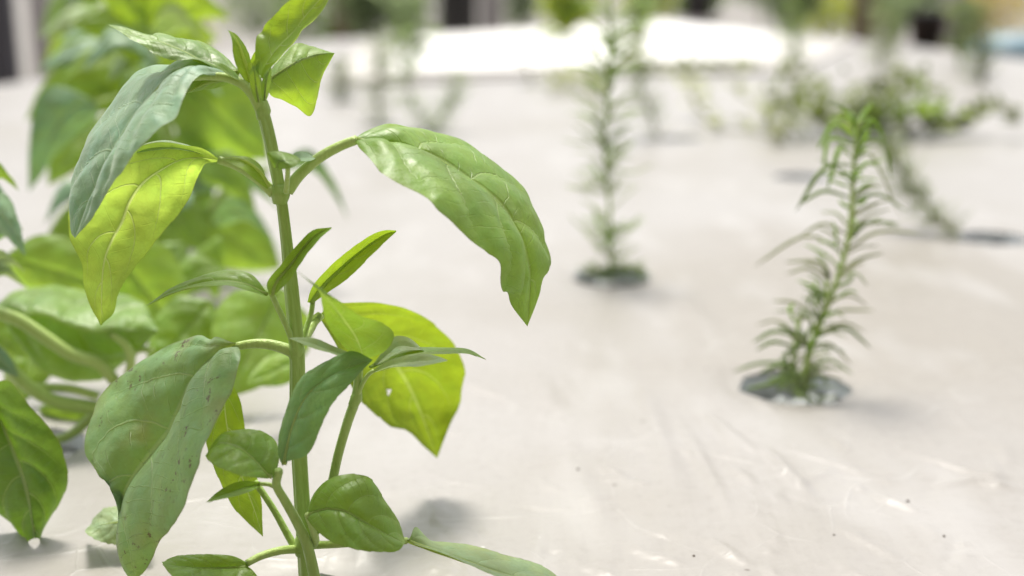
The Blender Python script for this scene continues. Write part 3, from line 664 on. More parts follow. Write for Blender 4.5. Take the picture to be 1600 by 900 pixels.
tleaf(B, [(350, 585), (325, 630), (318, 670), (328, 715), (342, 750), (362, 790), (385, 815), (410, 838)], [(352, 585), (352, 640), (362, 700), (380, 750), (397, 795), (410, 838)], [(354, 585), (374, 622), (380, 650), (388, 700), (402, 745), (409, 785), (410, 815), (411, 838)],
      [1.6, .8, .6], [1.6, 1.0, .7], [1.6, 1.1, .7], 'young', up=-1, seed=27, wave=.0006, bulge=.0005, rib=0)
# right lower leaf, bottom left leaf, bottom right leaf
tleaf(B, [(480, 800), (490, 772), (512, 750), (545, 741), (575, 746), (592, 768), (606, 790), (622, 815), (632, 849)], [(480, 803), (505, 795), (535, 797), (565, 812), (600, 832), (632, 849)], [(478, 808), (492, 826), (520, 848), (560, 860), (600, 863), (622, 861), (632, 850)],
      [-1.4, -1.2, -1.4], [-1.6, -2.0, -2.0], [-1.6, -2.6, -2.1], 'mid', seed=28, wave=.0007, bulge=.0007, camber=.001, rib=.0006, pet=[(478, 852), (492, 848), (490, 830), (481, 804)], dp=(-.2, -.9, -1.6), prad=(.0012, .0009), label='small rounded leaf low to the right of the stem')
tleaf(B, [(385, 878), (360, 868), (310, 866), (270, 870), (254, 880)], [(388, 884), (350, 886), (310, 886), (275, 884), (254, 881)], [(405, 905), (370, 925), (320, 925), (275, 905), (254, 882)], [-.9, -1.4], [-1.0, -1.9], [-1.2, -2.6, -2.0], 'mid', seed=29, wave=.0007, bulge=.0006, camber=.0008, rib=.0006,
      pet=[(464, 858), (440, 860), (410, 868), (386, 880)], dp=(-.1, -1.0), prad=(.0012, .0010), label='leaf cut by the bottom edge left of the stem')
tleaf(B, [(640, 843), (650, 823), (672, 845), (700, 848), (745, 853), (800, 868), (850, 886), (905, 930)], [(634, 845), (660, 850), (690, 860), (730, 874), (780, 892), (840, 910), (905, 930)], [(640, 848), (670, 857), (700, 868), (735, 885), (780, 905), (840, 925), (905, 932)],
      [-1.2, -.6, -.2, -.8], [-1.2, -1.4, -1.6, -1.6], [-1.2, -1.9, -2.2, -1.8], 'pale', seed=31, wave=.0006, bulge=.0005, rib=.0006, pet=[(482, 852), (530, 850), (585, 846), (636, 845)], dp=(-.3, -.8, -1.2), prad=(.0011, .0009), label='pale curled leaf running out of the bottom edge at right')

# ------------------------------------------------------------------ blurred basil plants at left
def gleaf(plant, base, tip, wpx, Yb, Yt, mat, arch=0.0, roll=0.0, seed=0, pet=None, fold=0.25, prad=(0.0013, 0.0010)):
    """leaf from a base pixel to a tip pixel at distances Yb, Yt; arch lifts the middle (m), roll turns the blade about its axis"""
    a = at_Y(*base, Yb); b_ = at_Y(*tip, Yt)
    n = 9; t = np.linspace(0, 1, n)
    mid = a[None] * (1 - t)[:, None] + b_[None] * t[:, None]
    mid[:, 2] += arch * np.sin(math.pi * t)
    ax = (b_ - a) / np.linalg.norm(b_ - a)
    ray_ = CAM - (a + b_) / 2; ray_ /= np.linalg.norm(ray_)
    u0 = np.cross(ray_, ax); u0 /= np.linalg.norm(u0); nn = np.cross(ax, u0)
    u = u0 * math.cos(roll) + nn * math.sin(roll); nn = np.cross(ax, u)
    hw = wpx * Yb / F * 0.5
    pr = np.sin(math.pi * t ** 0.75) ** 0.8 * (1 - 0.25 * t); pr[0] = 0.06; pr[-1] = 0.0
    Lf = mid + hw * pr[:, None] * (u - fold * nn); Rf = mid + hw * pr[:, None] * (-u - fold * nn)
    s = leaf_surface(Lf, mid, Rf, seed=seed, ns=36, nu=7, camber=.0015, bulge=.001, wave=.0022, teeth=.03)
    pts_ = None
    if pet is not None: pts_ = [at_Y(x, y, Y) for x, y, Y in pet] + [a]
    return add_leaf(plant, s, mat, pts_, prad, .0006)

P2 = empty('basil_plant', (H_P2[0], H_P2[1], BED), 'sprawling blurred basil plant cut by the left edge', 'basil plant')
Y2 = H_P2[1]
def stem_px(plant, pts_, rpx, mat='stem', name='stem', sides=10):
    P = [at_Y(x, y, Y) for x, y, Y in pts_]
    v_, f_ = tube(P, [r_ * pts_[0][2] / F for r_ in rpx], sides, .04); return mesh_obj(name, v_, f_, mat, plant)
stem_px(P2, [(72, 676, Y2), (112, 652, Y2), (150, 637, Y2), (89, 627, Y2 - .008), (53, 610, Y2 - .012), (21, 581, Y2 - .014), (0, 553, Y2 - .016), (-40, 520, Y2 - .02)][2:], [12, 11, 11, 10])
stem_px(P2, [(40, 692, Y2), (100, 684, Y2), (139, 656, Y2), (150, 640, Y2)], [8, 8, 9])
stem_px(P2, [(153, 619, Y2), (107, 607, Y2 - .004), (53, 604, Y2 - .004), (10, 590, Y2)], [7.5, 7.5, 7], 'stem_young')
stem_px(P2, [(178, 594, Y2), (153, 567, Y2 - .004), (107, 551, Y2 - .006), (36, 504, Y2 - .008), (0, 490, Y2 - .01), (-40, 480, Y2)], [10.5, 10.5, 10], 'stem_young')
stem_px(P2, [(165, 640, Y2), (190, 610, Y2), (204, 574, Y2 - .004), (199, 542, Y2 - .005), (172, 517, Y2 - .004)], [8, 8, 7], 'stem_young')
stem_px(P2, [(204, 570, Y2), (212, 548, Y2), (240, 547, Y2)], [6, 6, 4], 'stem_young')
s = leaf_surface([at_Y(x, y, Y) for x, y, Y in [(-6, 478, Y2), (5, 467, Y2 + .012), (36, 452, Y2 + .028), (71, 447, Y2 + .034), (117, 450, Y2 + .034), (160, 457, Y2 + .03), (199, 464, Y2 + .026), (227, 478, Y2 + .015), (247, 516, Y2 - .004)]],
                 [at_Y(x, y, Y) for x, y, Y in [(-6, 482, Y2), (11, 487, Y2), (53, 489, Y2 - .002), (85, 496, Y2 - .003), (114, 508, Y2 - .004), (135, 514, Y2 - .005), (160, 516, Y2 - .006), (192, 514, Y2 - .006), (247, 516, Y2 - .004)]],
                 [at_Y(x, y, Y) for x, y, Y in [(-6, 486, Y2), (25, 525, Y2 + .006), (62, 568, Y2 + .012), (110, 596, Y2 + .016), (160, 592, Y2 + .015), (200, 560, Y2 + .008), (247, 518, Y2 - .004)]],
                 seed=39, camber=.002, bulge=.0014, wave=.0022, teeth=.02)
add_leaf(P2, s, 'mid', None, rib=0, label='pale topped leaf of the sprawling basil, its near half hanging')
s = leaf_surface([at_Y(x, y, .348) for x, y in [(-25, 612), (-60, 660), (-55, 730), (-20, 790), (15, 812), (54, 843)]],
                 [at_Y(x, y, Y) for x, y, Y in [(-22, 608, .36), (0, 655, .352), (24, 711, .346), (42, 765, .340), (54, 841, .336)]],
                 [at_Y(x, y, .344) for x, y in [(-20, 604), (14, 594), (41, 628), (75, 664), (95, 697), (107, 745), (98, 779), (75, 816), (54, 843)]],
                 seed=40, camber=.002, bulge=.001, wave=.001, teeth=.02)
add_leaf(P2, s, 'deep', [at_Y(-80, 540, .40), at_Y(-45, 575, .375), at_Y(-22, 608, .36)], label='green leaf hanging to the film at the left edge')
g = lambda *a, **k: gleaf(P2, *a, **k)
g((-40, 520), (40, 560), 70, Y2 + .03, Y2 + .02, 'mid', .004, .3, 42)
g((60, 640), (190, 690), 80, Y2 + .03, Y2 + .02, 'mid', .0, .5, 43)
g((170, 380), (300, 545), 150, Y2 + .07, Y2 + .07, 'soft', .0, .15, 44)
g((10, 400), (215, 460), 120, Y2 + .07, Y2 + .07, 'soft', .0, .2, 45)
g((-30, 330), (40, 400), 70, Y2 + .0, Y2 - .02, 'teal', .006, .7, 46)
g((-40, 290), (30, 300), 50, Y2 + .0, Y2 - .0, 'mid', .006, .8, 47)
g((-40, 440), (40, 450), 60, Y2 - .01, Y2 - .01, 'pale', .006, .9, 48)
g((440, 450), (355, 622), 180, Y2 + .045, Y2 + .02, 'soft', .0, .1, 49)
g((330, 470), (230, 590), 120, Y2 + .05, Y2 + .03, 'mid', .0, .2, 52)
g((470, 560), (385, 600), 60, Y2 + .02, Y2 + .0, 'soft', .0, .2, 53)
g((60, 520), (20, 640), 90, Y2 + .05, Y2 + .03, 'mid', .0, .3, 54)
g((-30, 540), (30, 590), 40, Y2 - .02, Y2 - .02, 'teal', .0, .5, 50)
s = leaf_surface([at_Y(x, y, .340) for x, y in [(235, 815), (205, 792), (180, 790), (152, 803), (133, 828)]], [at_Y(x, y, .330) for x, y in [(235, 822), (205, 815), (180, 815), (155, 820), (133, 830)]],
                 [at_Y(x, y, .326) for x, y in [(235, 840), (205, 852), (180, 852), (152, 845), (133, 832)]], seed=51, teeth=.06, wave=.001)
add_leaf(P2, s, 'pale', None, label='pale leaf low behind the large folded leaf')

P3 = empty('basil_plant', (H_P3[0], H_P3[1], BED), 'blurred basil plant right behind the sharp one', 'basil plant')
Y3 = H_P3[1]
stem_px(P3, [(285, 425, Y3), (280, 360, Y3), (272, 280, Y3), (258, 180, Y3), (240, 90, Y3), (225, 20, Y3), (220, -60, Y3)], [12, 11, 10, 9, 7])
stem_px(P3, [(282, 400, Y3), (330, 330, Y3 - .03), (360, 290, Y3 - .03), (420, 262, Y3 - .03)], [8, 7, 6])
g = lambda *a, **k: gleaf(P3, *a, **k)
g((150, 160), (45, 300), 100, Y3 - .06, Y3 - .09, 'teal', .014, -.5, 60, pet=[(262, 200, Y3), (210, 150, Y3 - .03)])
g((165, 190), (75, 290), 90, Y3 - .03, Y3 - .06, 'soft', .006, .2, 61)
g((275, 120), (420, 250), 150, Y3 - .04, Y3 - .05, 'soft', .0, .2, 62)
g((300, 330), (440, 420), 130, Y3 - .03, Y3 - .04, 'soft', .0, .2, 63)
g((290, 300), (440, 330), 80, Y3 - .05, Y3 - .08, 'teal', .015, .9, 64)
g((440, 262), (545, 345), 46, Y3 - .02, Y3 - .04, 'teal', .016, .9, 65)
g((280, 350), (170, 430), 120, Y3 + .02, Y3 + .02, 'soft', .0, .2, 66)
g((270, 260), (330, 390), 90, Y3 + .03, Y3 + .01, 'mid', .004, .3, 67)
g((255, 170), (90, 130), 100, Y3 + .0, Y3 - .02, 'young', .02, .7, 68)
g((255, 190), (345, 150), 70, Y3 - .03, Y3 - .05, 'teal', .014, 1.0, 76)
g((250, 100), (130, 110), 70, Y3 - .04, Y3 - .06, 'teal', .016, 1.0, 77)
g((240, 60), (330, 90), 60, Y3 - .03, Y3 - .05, 'pale', .014, 1.0, 78)
g((265, 230), (130, 350), 60, Y3 + .05, Y3 + .04, 'teal', .016, .8, 79)
g((250, 120), (340, 60), 90, Y3, Y3 + .02, 'young', .012, .5, 69)
g((240, 90), (110, 40), 90, Y3 - .01, Y3 - .03, 'young', .012, .5, 70)
g((230, 40), (320, 10), 80, Y3 - .01, Y3 - .01, 'young', .012, .6, 71)
g((228, 30), (140, -20), 90, Y3 - .01, Y3 - .03, 'young', .012, .3, 72)
g((262, 210), (190, 240), 90, Y3 + .04, Y3 + .03, 'mid', .012, .6, 73)
g((250, 130), (200, 190), 80, Y3 - .02, Y3 - .05, 'mid', .012, .4, 74)
g((300, 400), (340, 470), 90, Y3 - .13, Y3 - .14, 'soft', .01, .4, 75)
for k, (b_, t_, w_, dy, m_, ar, ro) in enumerate([((270, 250), (150, 330), 80, .0, 'mid', .012, .6), ((275, 290), (120, 400), 90, .05, 'soft', .008, .3), ((270, 230), (370, 300), 70, .02, 'teal', .014, .9),
        ((255, 150), (80, 200), 90, .06, 'mid', .014, .5), ((250, 120), (60, 110), 90, .06, 'teal', .016, .9), ((262, 210), (100, 260), 90, .09, 'soft', .01, .3), ((245, 90), (350, 120), 80, .05, 'soft', .01, .2),
        ((240, 70), (90, 70), 80, .08, 'teal', .014, 1.0), ((280, 340), (390, 390), 80, .05, 'mid', .006, .4), ((235, 40), (360, 30), 70, .06, 'young', .01, .4), ((285, 380), (210, 470), 80, -.13, 'mid', .0, .3),
        ((265, 220), (420, 290), 56, .10, 'mid', .014, .9), ((270, 260), (440, 310), 50, .04, 'teal', .012, 1.0), ((240, 80), (170, 130), 70, .0, 'pale', .01, 1.0), ((282, 360), (240, 300), 60, .06, 'teal', .0, .3)]):
    gleaf(P3, b_, t_, w_, Y3 + dy, Y3 + dy - .02, m_, ar, ro, 120 + k)
for k, (b_, t_, w_, Ya, m_, ar, ro) in enumerate([((200, 330), (60, 400), 80, .60, 'soft', .008, .3), ((230, 380), (90, 440), 90, .57, 'mid', .008, .4), ((300, 300), (190, 390), 70, .60, 'teal', .008, .8), ((310, 260), (400, 330), 70, .62, 'soft', .008, .3),
        ((330, 350), (430, 380), 60, .58, 'teal', .010, .9), ((250, 320), (330, 400), 80, .63, 'soft', .004, .2), ((150, 300), (70, 350), 50, .60, 'teal', .010, .9), ((350, 420), (250, 480), 70, .55, 'soft', .006, .3), ((180, 120), (40, 190), 70, .75, 'soft', .014, .5), ((200, 60), (60, 60), 80, .8, 'pale', .014, .9), ((330, 200), (240, 300), 80, .66, 'soft', .0, .2)]):
    gleaf(P3, b_, t_, w_, Ya, Ya - .015, m_, ar, ro, 170 + k)
for k, (b_, t_, w_, dy, m_, ar, ro) in enumerate([((-40, 340), (36, 362), 50, .02, 'mid', .006, .5), ((-30, 380), (42, 395), 40, .0, 'teal', .006, .9), ((-40, 310), (20, 340), 60, .03, 'teal', .004, .5), ((-30, 300), (28, 292), 26, .02, 'mid', .006, .9), ((-20, 430), (38, 425), 50, -.01, 'pale', .005, .8)]):
    gleaf(P2, b_, t_, w_, Y2 + dy, Y2 + dy - .01, m_, ar, ro, 150 + k)
H_P4 = on_bed(180, 210)
P4 = empty('basil_plant', (H_P4[0], H_P4[1], BED), 'far pale basil plant at the upper left', 'basil plant')
Y4 = H_P4[1]
stem_px(P4, [(180, 212, Y4), (178, 150, Y4), (172, 80, Y4), (165, 10, Y4), (160, -80, Y4)], [7, 7, 6])
rg = random.Random(12)
for k in range(24):
    yy = rg.uniform(-60, 180); a = rg.choice((-1, 1)); ln = rg.uniform(60, 110)
    gleaf(P4, (175, yy), (175 + a * ln, yy + rg.uniform(-20, 55)), rg.uniform(45, 75), Y4, Y4 + rg.uniform(-.1, .1), rg.choice(['young', 'soft', 'mid', 'teal', 'pale', 'teal']), .03, rg.uniform(-.8, .9), 80 + k)

# ------------------------------------------------------------------ rosemary
def needle_mesh(P, wd, hint):
    """curved blade with a folded cross-section along world points P"""
    P = catmull(P, 8); n = len(P); T = np.gradient(P, axis=0); T /= np.linalg.norm(T, axis=1)[:, None] + 1e-12
    V = []
    for i in range(n):
        t = i / (n - 1); ww = wd * (0.8 + 0.95 * math.sin(math.pi * min(1, t * .9 + .1))) * (1 if t < .85 else (1 - t) / .15 * .8 + .2)
        s_ = np.cross(T[i], hint); s_ /= np.linalg.norm(s_) + 1e-12; u_ = np.cross(s_, T[i])
        V += [P[i] - s_ * ww, P[i] + u_ * ww * .7, P[i] + s_ * ww, P[i] - u_ * ww * .5]
    Fc = []
    for i in range(n - 1):
        for k in range(4):
            Fc.append((i * 4 + k, i * 4 + (k + 1) % 4, (i + 1) * 4 + (k + 1) % 4, (i + 1) * 4 + k))
    Fc += [(3, 2, 1, 0), tuple((n - 1) * 4 + k for k in range(4))]
    return V, Fc
RS = empty('rosemary_sprig', (H_ROSE[0], H_ROSE[1], BED), 'nearest rosemary sprig with long arched needles, front right', 'rosemary')
YR = H_ROSE[1] - 0.006
z8 = lambda x, y: (1100 + x / 1.766, 150 + y / 1.766)
stem_px(RS, [(1254, 622, YR), (1262, 560, YR), (1280, 508, YR), (1300, 460, YR), (1318, 405, YR), (1328, 355, YR), (1332, 305, YR), (1335, 250, YR), (1340, 205, YR), (1344, 188, YR)], [5.5, 5, 4.5, 4, 4, 3.5, 3], 'stem_young')
stem_px(RS, [(1246, 622, YR + .004), (1240, 570, YR + .006), (1246, 520, YR + .008), (1252, 488, YR + .01)], [4.5, 4, 3], 'stem_young', 'side_shoot')
stem_px(RS, [(1272, 520, YR), (1290, 480, YR - .005), (1292, 440, YR - .008)], [3.5, 3, 2.5], 'stem_young', 'side_shoot')
ND = [((405, 110), (360, 75), (312, 150), 'y'), ((412, 135), (345, 118), (330, 205), 'y'), ((430, 115), (465, 65), (502, 130), 'y'), ((435, 128), (492, 128), (518, 232), 'g'),
      ((420, 90), (440, 50), (466, 18), 'y'), ((415, 80), (400, 50), (384, 38), 'y'), ((405, 190), (330, 200), (253, 318), 'g'), ((400, 280), (330, 262), (262, 300), 'g'),
      ((425, 210), (450, 185), (492, 197), 'y'), ((420, 270), (450, 245), (487, 252), 'y'), ((415, 290), (480, 270), (560, 318), 'g'), ((390, 380), (330, 352), (268, 385), 'd'),
      ((380, 430), (280, 385), (138, 470), 'd'), ((366, 410), (362, 375), (355, 345), 'y'), ((410, 390), (450, 350), (542, 352), 'g'), ((395, 425), (480, 375), (612, 380), 'd'),
      ((385, 480), (430, 450), (496, 432), 'd'), ((350, 500), (320, 458), (220, 458), 'd'), ((345, 510), (290, 475), (225, 492), 'd'), ((345, 500), (330, 460), (308, 432), 'g'),
      ((360, 530), (400, 510), (414, 478), 'g'), ((350, 570), (400, 538), (424, 546), 'y'), ((340, 600), (390, 590), (472, 592), 'd'), ((300, 600), (250, 570), (188, 565), 'd'),
      ((310, 580), (310, 540), (305, 510), 'y'), ((320, 660), (390, 640), (462, 697), 'g'), ((300, 690), (350, 685), (408, 742), 'd'), ((250, 650), (200, 620), (143, 632), 'd'),
      ((250, 660), (190, 650), (133, 682), 'g'), ((245, 690), (190, 678), (143, 702), 'g'), ((250, 735), (150, 738), (78, 785), 'g'), ((300, 742), (350, 728), (412, 777), 'g'),
      ((398, 160), (375, 140), (340, 260), 'y'), ((430, 160), (470, 175), (540, 330), 'd'), ((412, 310), (385, 300), (372, 285), 'y'), ((420, 300), (440, 290), (450, 275), 'y'),
      ((400, 250), (370, 240), (340, 228), 'y'), ((400, 400), (420, 360), (412, 330), 'y'), ((300, 650), (330, 610), (352, 600), 'y'), ((290, 700), (260, 640), (245, 610), 'g'),
      ((270, 700), (240, 700), (215, 735), 'g'), ((280, 720), (310, 660), (330, 645), 'y'), ((265, 780), (225, 770), (160, 800), 'g'), ((270, 790), (240, 780), (200, 815), 'g'),
      ((265, 800), (215, 790), (110, 810), 'g'), ((285, 790), (320, 770), (345, 800), 'g'), ((260, 760), (220, 740), (150, 765), 'g'), ((330, 560), (300, 545), (285, 580), 'g'),
      ((250, 620), (235, 590), (250, 570), 'y'), ((260, 690), (290, 650), (300, 620), 'g'), ((420, 235), (400, 215), (375, 205), 'y'), ((425, 150), (445, 120), (455, 95), 'y'),
      ((410, 60), (412, 100), (425, 140), 'y'), ((425, 75), (430, 110), (420, 140), 'y')]
mat_of = {'y': 'needle_young', 'g': 'needle', 'd': 'needle_dry', 'p': 'needle_pale'}
rq = random.Random(5)
for a, m_, t_, k in ND:
    dy = rq.uniform(-.016, .016) if k != 'd' else rq.uniform(.004, .022)
    p0 = at_Y(*z8(*a), YR); p1 = at_Y(*z8(*m_), YR + dy * .6); p2 = at_Y(*z8(*t_), YR + dy)
    if p2[2] < BED + .001: p2[2] = BED + .002
    v, f = needle_mesh([p0, p1, p2], 0.00056 if k != 'd' else 0.00046, np.array([.1, -.9, 1.0]))
    mesh_obj('needle', v, f, mat_of[k], RS)

def extra_needles(root, path, count, lens, tones, seed, t0=0.0, t1=1.0):
    r_ = random.Random(seed); Q = catmull(path, 120); T = np.gradient(Q, axis=0)
    for _ in range(count):
        i = int((t0 + (t1 - t0) * r_.random()) * 119); p = Q[i]; tg = T[i] / np.linalg.norm(T[i])
        a = r_.uniform(0, 2 * math.pi); sd = np.array([math.cos(a), math.sin(a), 0]); sd -= tg * (sd @ tg); sd /= np.linalg.norm(sd)
        L = r_.uniform(*lens); up_ = r_.uniform(.25, 1.0); dr = r_.uniform(-.5, .25)
        p1 = p + (sd + tg * up_) * L * .45; p2 = p1 + (sd * 1.0 + tg * (up_ * .3 + dr)) * L * .5
        if p2[2] < BED + .002: p2[2] = BED + .003
        v_, f_ = needle_mesh([p, p1, p2], r_.uniform(.00030, .00042), np.array([.1, -.9, 1.0]))
        mesh_obj('needle', v_, f_, mat_of[r_.choice(tones)], root)
_pm = [at_Y(x, y, YR) for x, y in [(1254, 622), (1262, 560), (1280, 508), (1300, 460), (1318, 405), (1328, 355), (1332, 305), (1335, 250), (1340, 205), (1344, 188)]]
extra_needles(RS, _pm, 28, (.011, .020), 'gdp', 91, 0.02, 0.42)
extra_needles(RS, _pm, 18, (.012, .022), 'pyd', 92, 0.42, 0.75)
extra_needles(RS, _pm, 16, (.009, .016), 'yyg', 93, 0.78, 1.0)
extra_needles(RS, [at_Y(x, y, YR + .007) for x, y in [(1246, 622), (1240, 570), (1246, 520), (1252, 488)]], 24, (.010, .018), 'gdp', 94, 0.05, 1.0)
extra_needles(RS, [at_Y(x, y, YR - .006) for x, y in [(1272, 520), (1290, 480), (1292, 440)]], 14, (.008, .013), 'gyg', 95, 0.1, 1.0)
extra_needles(RS, [at_Y(x, y, YR - .004) for x, y in [(1215, 612), (1235, 606), (1262, 612)]], 16, (.010, .017), 'gdp', 96, 0.0, 1.0)
# straight needles shared by the farther rosemary plants
def proto_needle(L, wd, bend, mat):
    P = [(0, 0, 0), (L * .5, 0, bend), (L, 0, bend * .6)]
    v, f = needle_mesh([np.array(p) for p in P], wd, np.array([0, 0, 1.0]))
    me = bpy.data.meshes.new('needle'); me.from_pydata([tuple(p) for p in v], [], f); me.materials.append(M[mat]); return me
PROT = {k: [proto_needle(.024, .00052, b_, m_) for b_ in (.003, .006, -.003, .001, -.006)] for k, m_ in (('y', 'needle_young'), ('g', 'needle'), ('d', 'needle_dry'), ('p', 'needle_pale'))}
def rosemary(label, path, rpx, count, scale, tone, seed, spread=0.35, mat='stem_wood', clusters=()):
    r_ = random.Random(seed)
    P = [at_Y(x, y, Y) for x, y, Y in path]
    root = empty('rosemary_sprig', (P[0][0], P[0][1], BED), label, 'rosemary', 'rosemary sprigs on the bed')
    v_, f_ = tube(P, [q_ * path[0][2] / F for q_ in rpx], 8); mesh_obj('stem', v_, f_, mat, root)
    Q = catmull(P, 200); T = np.gradient(Q, axis=0)
    for i in range(count):
        t = r_.random() ** .9; idx = int(t * 199); p = Q[idx]; tg = Vector(T[idx]).normalized()
        a = r_.uniform(0, 2 * math.pi)
        side = Vector((math.cos(a), math.sin(a), 0)); side = (side - tg * side.dot(tg)).normalized()
        d = (side + tg * r_.uniform(.1, .1 + spread * 2)).normalized()
        up_ = (tg - d * tg.dot(d)).normalized(); yv = up_.cross(d)
        sc_ = scale * r_.uniform(.65, 1.15) * (1.0 if t < .85 else 1 - (t - .85) * 3)
        mtx = Matrix((d, yv, up_)).transposed().to_4x4()
        k = r_.choice(tone)
        o = bpy.data.objects.new('needle', r_.choice(PROT[k])); C.objects.link(o); o.parent = root
        o.matrix_local = Matrix.Translation(Vector(p) - root.location) @ mtx @ Matrix.Scale(sc_, 4)
    return root
YM = H_MID[1]
mid_r = rosemary('straight tall rosemary rising in the middle of the bed', [(956, 436, YM), (953, 380, YM), (952, 320, YM), (945, 240, YM), (948, 170, YM), (952, 110, YM), (955, 50, YM), (953, 0, YM), (954, -40, YM)], [3.2, 2.8, 2.4, 2, 1.6], 190, 1.0, 'ppyp', 1, mat='stem_young')
rosemary('short leafy rosemary shoots filling the cup of the straight one', [(915, 428, YM - .006), (935, 422, YM), (975, 420, YM), (1003, 424, YM)], [3, 3], 110, .6, 'gg', 2)
YL = H_LEAN[1]
rosemary('rosemary leaning to the left from the cup at the right edge', [(1500, 370, YL), (1470, 345, YL), (1440, 315, YL + .01), (1415, 280, YL + .02), (1395, 245, YL + .03), (1385, 220, YL + .03)], [2.5, 2.5, 2, 2], 230, .75, 'dpg', 3)
def YB(p): return p[1]
rosemary('thin rosemary leaning beside the straight middle one', [(1030, 218, YB(H_FAR2)), (1010, 160, YB(H_FAR2)), (990, 95, YB(H_FAR2)), (985, 40, YB(H_FAR2)), (990, -10, YB(H_FAR2))], [1.6, 1.4, 1.2], 150, 1.1, 'gdp', 4)
rosemary('thin straight sprig far behind, near the basil crown', [(592, 196, YB(H_H)), (590, 150, YB(H_H)), (592, 100, YB(H_H)), (590, 60, YB(H_H))], [1.5, 1.5, 1], 120, 1.1, 'pdg', 5)
v_ = rosemary('left arm of the forked sprig far behind', [(668, 208, YB(H_V)), (652, 175, YB(H_V)), (640, 140, YB(H_V)), (628, 100, YB(H_V)), (614, 40, YB(H_V))], [1.2, 1.2, 1], 110, 1.1, 'gpy', 6)
v_ = rosemary('right arm of the forked sprig far behind', [(676, 208, YB(H_V)), (692, 178, YB(H_V)), (706, 150, YB(H_V)), (722, 118, YB(H_V))], [1.2, 1.2, 1], 100, 1.0, 'gpy', 7)
rosemary('far thin grey sprig at right', [(1378, 112, YB(H_J)), (1376, 80, YB(H_J)), (1378, 45, YB(H_J)), (1380, 10, YB(H_J))], [1.5, 1.2, 1], 110, 1.6, 'pd', 8)
rosemary('far dark sprig near the right edge', [(1535, 130, YB(H_K)), (1532, 95, YB(H_K)), (1534, 55, YB(H_K)), (1530, 10, YB(H_K))], [4, 3.5, 3], 150, 1.6, 'gd', 9)
rosemary('far sprig at the corner of the sunlit patch', [(1240, 106, YB(H_L)), (1242, 70, YB(H_L)), (1240, 35, YB(H_L)), (1244, 0, YB(H_L))], [3, 2.5, 2], 110, 1.6, 'gyp', 10)
rosemary('far small sprig before the sunlit patch', [(532, 160, YB(H_F)), (535, 130, YB(H_F)), (533, 95, YB(H_F))], [3, 2.5, 2], 90, 1.2, 'dg', 11)
rosemary('far low sprig left of the straight rosemary', [(828, 133, YB(H_G)), (829, 118, YB(H_G)), (800, 60, YB(H_G))], [1.2, 1.2, 1], 30, .9, 'd', 12)

# ------------------------------------------------------------------ trailing herbs
def small_leaves(pos, size, r_):
    V = []; Fc = []
    for p in pos:
        d = Vector((r_.uniform(-1, 1), r_.uniform(-1, 1), r_.uniform(-.2, .9))).normalized()
        s_ = d.cross(Vector((r_.uniform(-1, 1), r_.uniform(-1, 1), 1))).normalized(); u_ = s_.cross(d)
        L = size * r_.uniform(.6, 1.3); wd = L * .32; n0 = len(V); p = Vector(p)
        V += [p, p + d * L * .5 + s_ * wd + u_ * wd * .3, p + d * L, p + d * L * .5 - s_ * wd + u_ * wd * .3, p + d * L * .5]
        Fc += [(n0, n0 + 1, n0 + 4), (n0 + 1, n0 + 2, n0 + 4), (n0 + 2, n0 + 3, n0 + 4), (n0 + 3, n0, n0 + 4)]
    return [tuple(v_) for v_ in V], Fc
def trailing(label, runs, size, seed, per=45):
    r_ = random.Random(seed); p0 = on_bed(*runs[0][0][0][:2])
    root = empty('trailing_herb', (p0[0], p0[1], BED), label, 'herb')
    for path, mat, dens, jit in runs:
        P = []
        for q_ in path:
            g_ = on_bed(q_[0], q_[1] + (q_[2] if len(q_) > 2 else 0))
            P.append(g_ if len(q_) < 3 else at_Y(q_[0], q_[1], g_[1]))
        P = [p + np.array([0, 0, .006]) for p in P]
        v_, f_ = tube(P, [.0016, .0013, .001], 6); mesh_obj('stem', v_, f_, 'stem_wood', root)
        Q = catmull(P, 80); pos = []
        for _ in range(int(per * dens)):
            b_ = Q[r_.randrange(80)]; pos.append((b_[0] + r_.gauss(0, jit), b_[1] + r_.gauss(0, jit * 1.2), max(BED + .002, b_[2] + abs(r_.gauss(0, jit * .8)))))
        v_, f_ = small_leaves(pos, size, r_); o = mesh_obj('foliage', v_, f_, mat, root, smooth=False); o['kind'] = 'stuff'
    return root
trailing('sprawling leafy herb lying on the film behind the nearest rosemary',
         [([(1300, 218), (1270, 196, 20), (1248, 150, 50), (1235, 130, 70)], 'herb', 2.0, .011), ([(1310, 220), (1350, 200, 16), (1400, 165, 48), (1440, 155, 50)], 'herb', 3.0, .016),
          ([(1330, 222), (1380, 205, 12), (1430, 190, 26), (1462, 200, 14)], 'herb_bright', 3.2, .011), ([(1350, 220), (1440, 218), (1500, 212, 4), (1530, 188, 26), (1565, 185, 30), (1592, 205, 14)], 'herb', 3.0, .007),
          ([(1300, 215), (1340, 190, 20), (1370, 160, 50)], 'herb', 2.0, .018)], .016, 21)
trailing('sparse thin stems with dotted leaves left of the sprawling herb',
         [([(1225, 232), (1180, 215), (1120, 210), (1090, 190, 14)], 'needle_dry', .9, .010), ([(1215, 225), (1190, 180, 20), (1150, 150, 40), (1130, 125, 60)], 'needle_dry', .9, .010),
          ([(1245, 230), (1225, 190, 30), (1200, 150, 60)], 'herb', .9, .010), ([(1105, 190), (1080, 160, 30), (1070, 130, 50)], 'needle_dry', .8, .012)], .014, 22)
trailing('low green row along the front edge of the sunlit patch',
         [([(985, 117), (1060, 116), (1120, 114), (1185, 112)], 'herb', 2.0, .011), ([(860, 150), (905, 140), (940, 150)], 'needle_dry', 1.6, .018)], .02, 23)

